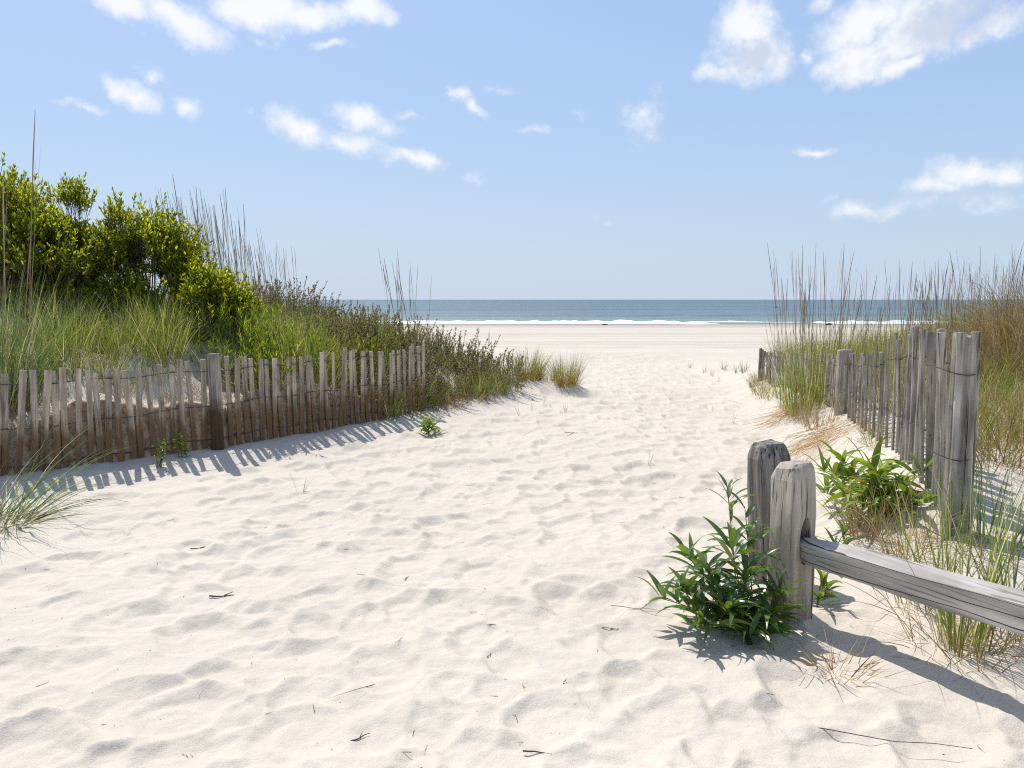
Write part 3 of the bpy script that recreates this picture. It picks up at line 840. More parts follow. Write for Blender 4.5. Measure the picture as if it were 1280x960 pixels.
# bayberry on the left dune
def bush_at(px, Y): x = xat(px, Y); return (x, Y, s1(x, Y))
b = bush_at(10, 9.4)
shrub('bayberry_shrub', b, 'tallest yellow green bayberry shrub at the left edge of the photo',
      [((-.1, 0, 1.0), (.7, .6, .62), 1), ((.4, -.1, .8), (.52, .5, .58), 1), ((-.7, 0, .9), (.6, .6, .7), 1), ((.2, -.35, .42), (.95, .5, .45), 1), ((-.4, -.5, .35), (.9, .5, .42), 1)], 5600, 1)
b = bush_at(104, 9.9)
shrub('bayberry_shrub', b, 'narrow upright bayberry shrub between the two broader ones',
      [((0, 0, 1.15), (.30, .3, .62), 1), ((.05, -.1, .6), (.5, .45, .5), 1), ((-.1, -.1, .95), (.34, .3, .4), 1), ((0, -.35, .3), (.6, .4, .35), 1)], 2700, 2)
b = bush_at(190, 9.9)
shrub('bayberry_shrub', b, 'broad bayberry shrub sloping down to the tall grass stalks',
      [((-.22, 0, 1.15), (.42, .4, .55), 1), ((.15, 0, .95), (.52, .45, .5), 1), ((.5, -.05, .62), (.45, .4, .42), 1), ((0, -.35, .38), (.85, .4, .4), 1)], 4500, 3)
b = bush_at(262, 9.5)
shrub('bayberry_shrub', b, 'low bayberry shrub at the right foot of the broad one',
      [((0, 0, .5), (.42, .35, .42), 1), ((.3, -.05, .32), (.35, .3, .3), 1)], 1300, 4)

# ------------------------------------------------------------------ grass on the left dune
def tuft_proto(name, label, cat, group, blades, stalks, mat, stalk_mat='stalk'):
    root = thing(name, (0, 0, 0), label, cat, group)
    g = Geo(); grass_geo(g, **blades); g.build('blades', M[mat], root)
    if stalks:
        g2 = Geo(); stalk_geo(g2, **stalks); g2.build('stalks', M[stalk_mat], root)
    return root

USED = set()
def place(proto, x, y, sc, label, group=None, rz=None, dz=0.):
    loc = (x, y, s1(x, y) + dz); rz = R.uniform(0, 6.28) if rz is None else rz
    if proto.name not in USED:
        USED.add(proto.name); proto.location = loc; proto.rotation_euler[2] = rz; proto.scale = (sc, sc, sc)
        proto['label'] = label
        if group: proto['group'] = group
        return proto
    return dup(proto, loc, rz, sc, label, group)

tall = [tuft_proto('grass_clump', '', 'grass', None, dict(n=90, rad_=.2, h=.75, tilt=(.05, .7), wind=(.02, 0, 0)),
                   dict(n=30, rad_=.3, h=2.1, wind=(-.16, 0, 0), w=(.006, .009)), 'grass') for _ in range(3)]
i = 0
for px, Y, sc in ((232, 11.0, 1.06), (258, 11.4, 1.1), (276, 11.0, 1.02), (292, 11.5, .98), (312, 11.2, .86), (335, 11.7, .8), (356, 11.5, .75), (250, 10.6, .98), (300, 10.7, .9), (270, 12.1, 1.05)):
    place(tall[i % 3], xat(px, Y), Y, sc, 'tall dark flower stalks of beach grass standing behind the bayberry shrubs', 'tall stalk grass behind the bayberry', rz=R.uniform(-.4, .4)); i += 1
lone = tuft_proto('grass_clump', '', 'grass', None, dict(n=30, rad_=.12, h=.6), dict(n=9, rad_=.26, h=1.75, tilt=(.05, .32), w=(.008, .011)), 'grass')
for px, Y, sc, lb in ((508, 12.3, 1.0, 'few bare grass stalks leaning left above the scrub against the sea'), (524, 12.0, .95, 'few bare grass stalks standing upright above the scrub against the sea'), (612, 12.6, .55, 'short bare grass stalks at the seaward end of the scrub')):
    place(lone, xat(px, Y), Y, sc, lb, None, rz=R.uniform(-.4, .4))

# big near clump at the left edge, behind the fence
x, y = -4.78, 7.0
r0 = thing('beach_grass_clump', (x, y, s1(x, y)), 'large blue green beach grass clump at the left edge behind the fence', 'grass')
g = Geo(); grass_geo(g, 330, .34, 1.5, (.05, .75), (.1, 1.1), (.007, .012), (.10, 0, 0), 6); g.build('blades', M['grassb'], r0)
g = Geo(); stalk_geo(g, 24, .32, 3.5, (.0, .16), (.05, 0, 0), (.007, .010)); g.build('stalks', M['stalk'], r0)
# clump in front of the fence, arching over the path's left edge
x, y = -3.72, 5.35
r0 = thing('beach_grass_clump', (x, y, s1(x, y)), 'dark arching beach grass clump in front of the fence at the lower left edge', 'grass')
g = Geo(); grass_geo(g, 200, .2, 1.0, (1.0, 1.5), (.2, 1.0), (.005, .009), (.32, -.05, 0), 7); g.build('blades', M['grassb'], r0)
g = Geo(); grass_geo(g, 30, .2, .95, (.9, 1.45), (.3, .9), (.003, .006), (.4, 0, 0), 7); g.build('dead_blades', M['straw'], r0)

protoA = [tuft_proto('beach_grass_tuft', '', 'grass', None, dict(n=110, rad_=.15, h=.72, tilt=(.05, .8), droop=(.3, 1.6)), None, 'grass') for _ in range(4)]
protoH = []
for _ in range(3):
    r0 = thing('leafy_herb', (0, 0, 0), '', 'plant'); g = Geo(); gs = Geo()
    for k in range(9):
        a = R.uniform(0, 6.28); q = .2 * math.sqrt(R.random())
        bx_, by_ = q * math.cos(a), q * math.sin(a)
        leafy_stem(g, gs, (bx_, by_, -.02), (bx_ * 1.6 + R.normal(0, .04), by_ * 1.6 + R.normal(0, .04), R.uniform(.3, .5)), 22, .10, .014, (.5, 1.2), .4, .2)
    g.build('leaves', M['herb'], r0); gs.build('stems', M['herb'], r0); protoH.append(r0)
protoS = []
for k in range(4):
    r0 = thing('dune_scrub', (0, 0, 0), '', 'shrub'); g = Geo(); gs = Geo()
    for _ in range(26):
        a = R.uniform(0, 6.28); q = .26 * math.sqrt(R.random()); bx_, by_ = q * math.cos(a), q * math.sin(a)
        leafy_stem(g, gs, (bx_, by_, -.03), (bx_ * 1.6 + R.normal(0, .13), by_ * 1.6 + R.normal(0, .13), R.uniform(.28, .70)), 46, .058, .017, (-.2, 1.0), .5, .2, .12, .003)
    g.build('leaves', M['scrub'], r0); gs.build('stems', M['bark'], r0)
    g = Geo(); grass_geo(g, 16, .25, .65, (.1, .9), (.4, 1.6), (.003, .006)); g.build('grass_blades', M['grass'], r0)
    protoS.append(r0)

def scatter(n, xr, yr, cond, mind):
    out = []; tries = 0
    while len(out) < n and tries < 40000:
        tries += 1
        x, y = R.uniform(*xr), R.uniform(*yr)
        if not cond(x, y): continue
        if any((x - a) ** 2 + (y - b_) ** 2 < mind ** 2 for a, b_ in out): continue
        out.append((x, y))
    return out
sL = lambda x, y: float(sdist(np.array(x), np.array(y), FL))
# green grass between the fence and the shrubs
k = 0
for x, y in scatter(120, (-7, -1.2), (6.5, 12), lambda x, y: (.72 if x < -3 else .45) + .22 * math.sin(x * 3) < sL(x, y) < 2.6 and x < -1.9 and x / y > -.78, .15):
    place(protoA[k % 4], x, y, R.uniform(.7, 1.15), 'green beach grass tuft on the slope between lath fence and bayberry', 'grass tufts below the bayberry'); k += 1
for px, Y, sc in ((300, 8.35, 1.2), (322, 8.5, 1.4), (340, 8.75, 1.3), (378, 9.25, 1.2), (402, 9.7, 1.3), (352, 8.9, 1.5), (418, 9.9, 1.3), (440, 10.2, 1.3), (470, 10.6, 1.4), (486, 10.8, 1.2), (455, 10.4, 1.2), (150, 8.9, 1.), (240, 9.0, 1.), (290, 9.2, 1.1), (320, 9.3, 1.1), (345, 9.6, 1.1), (375, 9.9, 1.0), (330, 10.0, 1.), (400, 10.2, .95), (462, 11.0, 1.), (478, 11.2, .95), (450, 11.3, .9), (262, 8.8, .8), (420, 10.5, .8), (120, 8.8, .8), (195, 9.0, .9), (215, 9.2, 1.1), (345, 9.0, .9), (365, 9.3, 1.1), (310, 8.8, .9), (390, 10.6, 1.1), (430, 11.0, 1.0), (440, 10.7, .8), (465, 10.7, .9), (280, 9.6, 1.2), (355, 10.3, 1.2), (255, 9.0, 1.)):
    place(protoH[k % 3], xat(px, Y), Y, sc, 'bright green leafy herb growing among the dune grass behind the fence', 'bright herbs on the left dune'); k += 1
# dark scrub over the seaward end of the dune
k = 0
for x, y in scatter(95, (-5, .4), (9.4, 14.3), lambda x, y: -.12 < sL(x, y) < 4 and (x > -2.9 or sL(x, y) > 2.6) and y > 9.75 and not (x > -.5 and y > 13.7), .25):
    place(protoS[k % 4], x, y, R.uniform(.75, 1.2) * (.78 if x > -.6 else 1.0), 'dark brown green scrub clump on the seaward end of the left dune', 'scrub on the left dune'); k += 1
# grass leaning out along the foot of the scrub
for x, y in scatter(12, (-1.9, .2), (9.6, 13.4), lambda x, y: -.25 < sL(x, y) < .25, .15):
    place(protoA[k % 4], x, y, R.uniform(.55, .85), 'curling grass tuft at the sandy foot of the dark scrub', 'grass tufts at the foot of the scrub'); k += 1
dead = [tuft_proto('dead_grass_tuft', '', 'grass', None, dict(n=46, rad_=.12, h=.42, tilt=(.3, 1.45), droop=(.3, 1.8), w=(.003, .006)), None, m_) for m_ in ('brown', 'straw', 'scrub')]
for x, y in scatter(60, (-5.6, -1.4), (5.8, 10.4), lambda x, y: .08 < sL(x, y) < (.5 if x < -3.2 else .75) and (x > -3.6 or R.random() < .35), .12):
    place(dead[k % 3], x, y, R.uniform(.5, 1.1), 'dead brown grass tuft on the sand bank held by the left fence', 'dead tufts behind the left fence'); k += 1
for x, y in scatter(34, (-1.9, .3), (9.5, 13.6), lambda x, y: -.22 < sL(x, y) < .3, .14):
    place(dead[k % 3], x, y, R.uniform(.7, 1.2), 'dry brown grass tuft at the sandy foot of the dark scrub', 'dry tufts at the foot of the scrub'); k += 1
# two yellow green tufts at the end of the dune
for (x, y, sc, lb) in ((.92, 13.0, 1., 'round yellow green grass tuft standing alone on a sand hummock'),
                       (.30, 13.3, 1.05, 'yellow green grass tuft where the scrub ends beside the lone round one')):
    r0 = thing('grass_tuft', (x, y, s1(x, y)), lb, 'grass')
    g = Geo(); grass_geo(g, 420, .2, .66, (.05, .85), (.2, .9), (.004, .007), (.04, 0, 0)); g.build('blades', M['grassy'], r0); r0.scale = (sc,) * 3
    g = Geo(); grass_geo(g, 130, .22, .3, (.6, 1.5), (.4, 1.2), (.004, .006)); g.build('dead_blades', M['ostraw'], r0)
r0 = thing('grass_tuft', (.62, 13.7, s1(.62, 13.7)), 'small yellow green grass tuft half hidden between two larger ones', 'grass')
g = Geo(); grass_geo(g, 200, .2, .5, (.05, .8), (.2, .9), (.004, .007)); g.build('blades', M['grassy'], r0)

# low cover of grass and dead stems that nobody could count, left dune
g = Geo(); n = 5200
x = R.uniform(-9, .2, n * 3); y = R.uniform(5.5, 16, n * 3); s = sdist(x, y, FL)
m = (s > .7) & (s < 6) & (y < 14.5 + .2 * np.clip(-x, 0, 9)) & (y < 17) & ~((x > -.8) & (y > 13.6)) & (x / y > -.85); x, y = x[m][:n], y[m][:n]; n = len(x)
P = np.stack([x, y, surf(x, y) - .02], 1)
for rep in range(5):
    Pj = P + np.concatenate([R.normal(0, .06, (n, 2)), np.zeros((n, 1))], 1)
    ribbons(g, Pj, dirs(R.uniform(0, 6.28, n), R.uniform(.05, .8, n)), R.uniform(.2, .6, n), R.uniform(.003, .007, n), 4, R.uniform(.2, 1.6, n), blade_prof, None, None, None, .5)
tag(g.build('dune_grass', M['grass']), 'thin grass cover of the left dune', None, None, 'stuff')

# ------------------------------------------------------------------ right bank grass
qR = lambda x, y: -float(sdist(np.array(x), np.array(y), PR))
x, y, _ = 3.52, 9.0, 0
r0 = thing('beach_grass_clump', (x, y, s1(x, y)), 'tall upright grass clump with dark stalks left of the middle fence post', 'grass')
g = Geo(); grass_geo(g, 360, .34, 1.1, (.02, .4), (.1, .9), (.004, .008), (.02, 0, 0)); g.build('blades', M['grass'], r0)
g = Geo(); stalk_geo(g, 62, .42, 2.0, (.0, .26), (-.03, 0, 0), (.004, .007)); g.build('stalks', M['stalk'], r0)

fieldp = [tuft_proto('grass_clump', '', 'grass', None, dict(n=85, rad_=.22, h=.8, tilt=(.05, .7), droop=(.2, 1.3)), dict(n=13, rad_=.3, h=1.45, tilt=(0, .3), wind=(.02, 0, 0)), 'grass') for _ in range(4)]
k = 0
for x, y in scatter(76, (3.6, 11), (7.2, 14.0), lambda x, y: x > np.interp(y, [4.3, 8, 12.8, 15], [2.8, 3.95, 4.55, 5.2]) and x / y < .95, .42):
    place(fieldp[k % 4], x, y, R.uniform(.75, 1.12), 'stalky beach grass in the field behind the right fence', 'stalky grass behind the right fence'); k += 1
g = Geo(); n = 5200
x = R.uniform(2.7, 12, n * 3); y = R.uniform(5, 15, n * 3)
m = (x > np.interp(y, [4.3, 8, 12.8, 15], [3.1, 3.75, 4.4, 5.0])) & (x / y < 1.15); x, y = x[m][:n], y[m][:n]; n = len(x)
P = np.stack([x, y, surf(x, y) - .02], 1)
for rep_ in range(5):
    Pj = P + np.concatenate([R.normal(0, .06, (n, 2)), np.zeros((n, 1))], 1)
    ribbons(g, Pj, dirs(R.uniform(0, 6.28, n), R.uniform(.05, .9, n)), R.uniform(.15, .6, n) * (.55 + .45 * sst(5, 8, y)), R.uniform(.003, .007, n), 4, R.uniform(.2, 1.8, n), blade_prof, None, None, None, .5)
tag(g.build('dune_grass', M['grassy']), 'thin tan grass cover of the right dune', None, None, 'stuff')
# brown mound
bp = [tuft_proto('brown_grass_tussock', '', 'grass', None, dict(n=420, rad_=.34, h=1.15, tilt=(.05, 1.1), droop=(.8, 2.5), w=(.004, .008), K=6), None, 'brown') for _ in range(2)]
for px, Y, sc in ((1262, 8.3, 1.05), (1300, 8.0, 1.1), (1225, 8.8, .85), (1290, 8.9, 1.1), (1340, 8.4, 1.1), (1250, 7.7, .8), (1275, 9.4, 1.25), (1240, 9.6, 1.05), (1310, 9.8, 1.3)):
    place(bp[k % 2], xat(px, Y), Y, sc, 'tussock of arching brown grass in the tall mound at the right edge', 'brown tussocks at the right edge'); k += 1
# paler low grass beside the near fence
gp = [tuft_proto('pale_grass_tuft', '', 'grass', None, dict(n=110, rad_=.22, h=.62, tilt=(.1, .9), droop=(.3, 1.5)), None, m_) for m_ in ('grassy', 'grass', 'straw')]
for x, y in scatter(30, (3.0, 5.6), (4.9, 7.6), lambda x, y: x > np.interp(y, [4.3, 8], [2.95, 3.8]) and x / y < .72, .28):
    place(gp[k % 3], x, y, R.uniform(.6, 1.0), 'pale dry green grass tuft on the slope right of the end post', 'pale tufts right of the end post'); k += 1
# along the fence line, bank side
for x, y in scatter(16, (2.7, 4.4), (6.2, 13.4), lambda x, y: abs(x - np.interp(y, [4.3, 8, 12.8, 15], [2.52, 3.47, 4.15, 4.6])) < .3 and not 9.5 < y < 10.2, .3):
    place(gp[k % 3], x, y, R.uniform(.45, .8) * (.75 if y < 7.5 else 1), 'dry tangled grass tuft along the foot of the right fence', 'tufts along the right fence'); k += 1

# foreground clump under the rail
def ground_tuft(name, px, py, label, n, rad_, h, mat, tilt, droop, w, wind=(0, 0, 0), dead=None, back=.0):
    x, y, z = onray(px, py); y += back; x += back * x / y; z = s1(x, y)
    r0 = thing(name, (x, y, z), label, 'grass')
    g = Geo(); grass_geo(g, n, rad_, h, tilt, droop, w, wind, 7); g.build('blades', M[mat], r0)
    if dead:
        g = Geo(); grass_geo(g, dead[0], dead[1], dead[2], (.3, 1.45), (.3, 1.5), (.003, .006), wind, 6); g.build('dead_blades', M['straw'], r0)
    return r0
ground_tuft('beach_grass_clump', 1205, 822, 'green beach grass clump with straw base under the rail', 85, .10, 1.05, 'grass', (.05, .55), (.1, .8), (.005, .009), (.02, 0, 0), (110, .2, .5), .08)
ground_tuft('beach_grass_clump', 1268, 800, 'smaller green grass clump under the rail at the right edge', 45, .09, .95, 'grassb', (.1, .75), (.2, 1.0), (.005, .009), (.0, 0, 0), (60, .16, .45), .05)
ground_tuft('beach_grass_clump', 1150, 775, 'thin upright grass blades behind the rail below the end post', 36, .12, .85, 'grass', (.05, .6), (.1, .9), (.004, .008), (-.05, 0, 0), (50, .2, .4), .15)
ground_tuft('beach_grass_clump', 1235, 690, 'long green grass clump beside the foot of the end post', 55, .14, .8, 'grassb', (.05, .7), (.1, .9), (.005, .008), (.08, 0, 0), (40, .2, .4), 0.)
ground_tuft('dry_grass_tuft', 1050, 842, 'flattened dry straw tuft on the sand in front of the rail', 90, .09, .26, 'straw', (.5, 1.5), (.2, 1.0), (.003, .006), (.25, .25, 0))
ground_tuft('dry_grass_tuft', 1085, 668, 'pale tan dried grass tuft with curly tops behind the rail', 170, .14, .5, 'straw', (.1, .9), (.6, 2.4), (.003, .005))
ground_tuft('dry_grass_tuft', 1135, 690, 'pale tan dried grass tuft in front of the fence laths', 150, .14, .48, 'straw', (.1, .9), (.6, 2.4), (.003, .005))
for px, py, wd, ln, lb in ((1003, 510, .35, .5, 'yellowish straw mat spilling down the bank below the tall grass clump'), (1030, 548, .32, .5, 'rusty straw mat on the bank left of the middle fence post'),
                           (985, 520, .25, .45, 'thin straw strands trailing down the bank toward the path')):
    x, y, z = onray(px, py)
    r0 = Geo(); n = 260 if 'thin' not in lb else 60
    P = np.stack([x + R.normal(0, wd * .5, n), y + R.normal(0, wd * .7, n), np.zeros(n)], 1); P[:, 2] = surf(P[:, 0], P[:, 1]) + R.uniform(.004, .03, n)
    D = nrm(np.stack([-1 + R.normal(0, .35, n), -.55 + R.normal(0, .45, n), -.25 + R.normal(0, .1, n)], 1))
    ribbons(r0, P + [0, 0, .02], D, ln * R.uniform(.4, 1, n), R.uniform(.003, .006, n), 4, 0.1, blade_prof)
    o = r0.build('straw_mat', M['ostraw']); tag(o, lb, 'straw')

# ------------------------------------------------------------------ broad leaved plants
x, y, z = onray(925, 786)
spec = []
for sx, sy, tx, ty, h, nl, ll, lw in ((0, 0, -.34, -.10, .26, 26, .23, .034), (.02, 0, -.14, -.18, .18, 26, .23, .036), (.05, .05, -.05, .02, .42, 30, .22, .034),
                                      (.08, 0, .10, -.16, .16, 24, .22, .036), (.0, .1, -.26, .10, .38, 28, .22, .033), (.1, .1, .04, .12, .60, 22, .20, .032),
                                      (.05, .2, 0., .30, .66, 18, .19, .03), (-.05, 0, -.26, -.20, .10, 22, .23, .034), (.08, -.02, .16, -.08, .24, 22, .21, .034),
                                      (-.02, .02, -.18, -.04, .33, 26, .22, .034), (-.03, .05, -.40, .04, .16, 22, .22, .034), (0, -.03, -.02, -.22, .08, 20, .22, .034), (0, .02, .0, -.08, .34, 26, .22, .034)):
    spec.append((sx, sy, tx, ty, h, int(nl * .85), ll * 1.38, lw * 1.15))
goldenrod('goldenrod_plant', (x, y, z), 'large dark green broad leaved plant sprawling left of the rail post', spec, M['gold'])
x, y, z = onray(1094, 648)
spec = [(R.normal(0, .09), R.normal(0, .12), R.normal(0, .2), R.normal(0, .18), R.uniform(.16, .5), 11, .34, .052) for _ in range(13)]
goldenrod('goldenrod_plant', (x, y, z), 'bright green broad leaved plant in front of the right fence laths', spec, M['goldb'])
x, y, z = onray(1068, 612)
spec = [(R.normal(0, .05), R.normal(0, .05), R.normal(-.08, .14), R.normal(-.05, .1), R.uniform(.06, .2), 10, .29, .045) for _ in range(6)]
goldenrod('goldenrod_plant', (x, y, z), 'low bright leaves sprawling left of the tall bright plant', spec, M['goldb'])
x, y, z = onray(533, 541)
spec = [(R.normal(0, .03), R.normal(0, .03), R.normal(0, .05), R.normal(0, .05), R.uniform(.06, .16), 11, .25, .035) for _ in range(4)]
goldenrod('goldenrod_plant', (x, y, z), 'small green rosette plant on the sand at the foot of the scrub', spec, M['goldb'])
x, y, z = onray(1035, 712)
spec = [(R.normal(0, .04), R.normal(0, .04), R.normal(.03, .08), R.normal(0, .08), R.uniform(.06, .28), 8, .22, .028) for _ in range(4)]
goldenrod('goldenrod_plant', (x, y, z), 'grey green strappy plant behind the notched rail post', spec, M['gold'])
x, y, z = onray(1030, 765); y += .12
spec = [(R.normal(0, .03), R.normal(0, .03), R.normal(.05, .06), R.normal(0, .05), R.uniform(.04, .2), 7, .2, .028) for _ in range(3)]
goldenrod('goldenrod_plant', (x, y, s1(x, y)), 'few green leaves under the rail beside the notched post', spec, M['goldb'])
for px, lb in ((200, 'small bright green weed against the fence laths, further from the stained post'), (229, 'small green weed against the fence laths nearest the stained post')):
    x, y, z = onray(px, 584 if px < 210 else 572)
    spec = [(R.normal(0, .02), R.normal(0, .02), R.normal(0, .05), R.normal(0, .02), R.uniform(.16, .3), 20, .09, .014) for _ in range(4)]
    goldenrod('weed', (x, y, z), lb, spec, M['goldb'])

# sprouts on the open sand
sp_ = [tuft_proto('grass_sprout', '', 'grass', None, dict(n=n_, rad_=.04, h=.34, tilt=(.1, .8), droop=(.2, 1.2), w=(.005, .008)), None, m_) for n_, m_ in ((5, 'grassb'), (14, 'grass'), (30, 'grassb'))]
for px, py, kk, sc, lb in ((811, 580, 0, .75, 'single thin green sprout in the middle of the path'), (375, 618, 0, .85, 'forked dark sprout on the sand below the left fence'),
                           (862, 460, 1, .7, None), (880, 466, 1, .8, None), (846, 461, 0, .7, None), (905, 462, 2, .9, None), (897, 476, 0, .8, None), (930, 466, 2, 1.1, None), (921, 466, 2, .9, None),
                           (940, 484, 2, .9, 'pale green tuft at the foot of the broken fence end'), (890, 470, 1, .7, None), (860, 480, 0, .6, None), (916, 528, 0, .8, 'looped grey green sprout at the foot of the right bank'),
                           (888, 515, 0, .7, None), (650, 520, 0, .9, None), (664, 512, 0, .8, None), (678, 505, 0, .7, None), (690, 510, 0, .6, None), (707, 516, 1, .55, None)):
    x, y, z = onray(px, py)
    place(sp_[kk], x, y, sc, lb or ('green grass sprout on flat sand left of the broken fence end' if px > 800 else 'thin grey sprout on the sand below the lone round tuft'),
          'sprouts near the broken fence end' if px > 800 else 'sprouts near the lone tuft')

# ------------------------------------------------------------------ litter
def twig_mesh(name, L, r, seed, fork):
    rr = np.random.default_rng(seed); g = Geo()
    t = np.linspace(-.5, .5, 6); pts = np.stack([t * L, rr.normal(0, .03 * L, 6), np.abs(rr.normal(0, .02 * L, 6)) + r], 1)
    tube(g, pts, np.linspace(r, r * .5, 6), 6, cap=True)
    if fork:
        q = np.stack([np.linspace(0, .3 * L, 4), np.linspace(0, .2 * L, 4), np.full(4, r) + np.linspace(0, .04 * L, 4)], 1); tube(g, q, np.linspace(r * .7, r * .3, 4), 6, cap=True)
    return g.mesh(name)
tm = [twig_mesh('twig', .09, .0028, 300 + k, k % 2) for k in range(5)]
tm += [twig_mesh('twig', .62, .0022, 321, 0), twig_mesh('twig', .3, .0022, 322, 1), twig_mesh('twig', .7, .0024, 323, 1)]
for k, m_ in enumerate(tm): m_.materials.append(M['twig'] if k % 3 else M['drystalk'])
def lay_twig(px, py, k, sc, rz, label, group=None):
    x, y, z = onray(px, py)
    o = bpy.data.objects.new('twig', tm[k]); COL.objects.link(o)
    o.location = (x, y, z + .001); o.rotation_euler = (R.normal(0, .1), R.normal(0, .08), rz); o.scale = (sc, sc, sc)
    tag(o, label, 'twig', group)
for px, py, k, sc, rz, lb in ((280, 746, 1, 1.7, .25, 'short thick dark stick on the left foreground sand'), (250, 686, 1, 1.3, .5, 'thin dark twig left of centre above the thick stick'),
                              (508, 724, 4, .8, 1.4, 'small upright looking stub of stick in the middle of the path'), (612, 820, 2, .7, 1.2, 'dark stub lying on the centre foreground sand'),
                              (672, 943, 4, 1.2, -.3, 'forked twig at the bottom edge of the centre sand'), (450, 924, 1, 1., .9, 'dark twig on the lower left foreground sand'),
                              (763, 787, 3, 1.0, 0., 'small flat brown chip on the sand left of the big plant'), (714, 542, 3, 1.8, .2, 'brown leaf scrap lying on the far path'),
                              (1095, 925, 5, 1., -.35, 'long thin curved stalk lying on the lower right sand'), (800, 762, 6, 1., -.1, 'curved tan stalk on the sand left of the big plant'),
                              (105, 628, 7, 1., .15, 'long tan straw stalk lying below the left fence'), (95, 660, 6, .7, 1.2, 'bent dark stem beside the arching grass at left')):
    lay_twig(px, py, k, sc, rz, lb)
for _ in range(105):
    py = 520 + 430 * R.random() ** 1.3; px = R.uniform(40, 1260)
    x, y, z = onray(px, py)
    if sL(x, y) > -.25 or qR(x, y) > 1.0: continue
    lay_twig(px, py, int(R.integers(0, 5)), R.uniform(.15, .62), R.uniform(0, 6.28), 'tiny dark twig fragment scattered on the trodden sand', 'twig fragments on the path')
# straw and stem litter beside the path, far too much to count
g = Geo(); n = 9000
x = R.uniform(-8, 6.5, n); y = R.uniform(3, 13.5, n); s = sdist(x, y, FL); q = -sdist(x, y, PR)
dens = .55 * sst(.05, .2, s) * sst(1.6, .8, s) + .5 * sst(-.1, .9, q) * sst(4, 2.5, q) + .25 * sst(-.35, -.1, s) * sst(.1, 0, s) + .012
m = R.random(n) < dens; x, y = x[m], y[m]; n = len(x)
P = np.stack([x, y, surf(x, y) + R.uniform(.002, .02, n)], 1)
ribbons(g, P, dirs(R.uniform(0, 6.28, n), R.uniform(1.2, 1.62, n)), R.uniform(.05, .34, n), R.uniform(.002, .005, n), 3, 0.15, blade_prof)
tag(g.build('straw_litter', M['straw']), 'loose straw and dead stems lying on the dune sand', None, None, 'stuff')
g = Geo(); n = 2600
x = R.uniform(-5, 5, n); y = 2 + 18 * R.random(n) ** 1.4
m = R.random(n) < .25 + .75 * (R.random(n) < .5) * (fbm(x * 1.3, y * 1.3, 33, 2) > .1); x, y = x[m], y[m]; n = len(x)
P = np.stack([x, y, surf(x, y) + .001], 1)
ribbons(g, P, dirs(R.uniform(0, 6.28, n), np.full(n, 1.5)), R.uniform(.004, .016, n), R.uniform(.002, .005, n), 2, 0., oval_prof)
tag(g.build('sand_debris', M['scrub']), 'specks of bark and shell strewn over the sand', None, None, 'stuff')

# ------------------------------------------------------------------ far shore
def hull():
    g = Geo(); t = np.linspace(-1, 1, 11)
    pts = np.stack([t * 1.15, 0 * t, .12 + .14 * t ** 2], 1); tube(g, pts, .30 * (1 - .85 * t ** 4), 10, cap=True)
    return g
x, y, _ = at_y(970, 387.5, 260)
r0 = thing('boat', (x, y, SEA_Z - .02), 'tiny dark craft low on the sea near the tall grass', 'boat')
hull().build('hull', M['dark'], r0); r0.scale = (.65, .65, .65)
g = Geo(); t = np.linspace(0, 1, 6); tube(g, np.stack([.15 + 0 * t, 0 * t, .2 + .62 * t], 1), .2 * np.sqrt(1 - .9 * t ** 2), 8, cap=True); g.build('seat', M['dark'], r0)
for (px, py, Y, L, rr, lb) in ((1036, 399.5, 84, .75, .14, 'dark driftwood log at the waterline seen through the tall stalks'), (756, 402.5, 84.5, .6, .08, 'small dark driftwood lump at the edge of the foam')):
    x, y, _ = at_y(px, py, Y); g = Geo(); t = np.linspace(-.5, .5, 9)
    tube(g, np.stack([t * L, .1 * np.sin(t * 5), rr * .6 + .25 * rr * np.sin(t * 7) + np.clip(t, 0, 1) * .3 * (rr > .15)], 1), rr * (1 - 1.4 * t ** 2) * (1 + .2 * np.sin(t * 15)), 8, cap=True)
    o = g.build('driftwood', M['driftwood']); o.location = (x, y, s1(x, y)); tag(o, lb, 'driftwood')

# ------------------------------------------------------------------ light, sky, camera
EL = rad(58); AZ = rad(33)          # sun ahead and to the left
S = Vector((-math.sin(AZ) * math.cos(EL), math.cos(AZ) * math.cos(EL), math.sin(EL)))
sun = bpy.data.lights.new('sun', 'SUN'); sun.energy = 2.95; sun.angle = rad(.5); sun.color = (1, .99, .975)
so = bpy.data.objects.new('sun', sun); COL.objects.link(so); so.rotation_euler = S.to_track_quat('Z', 'Y').to_euler(); so.location = (0, 0, 30)

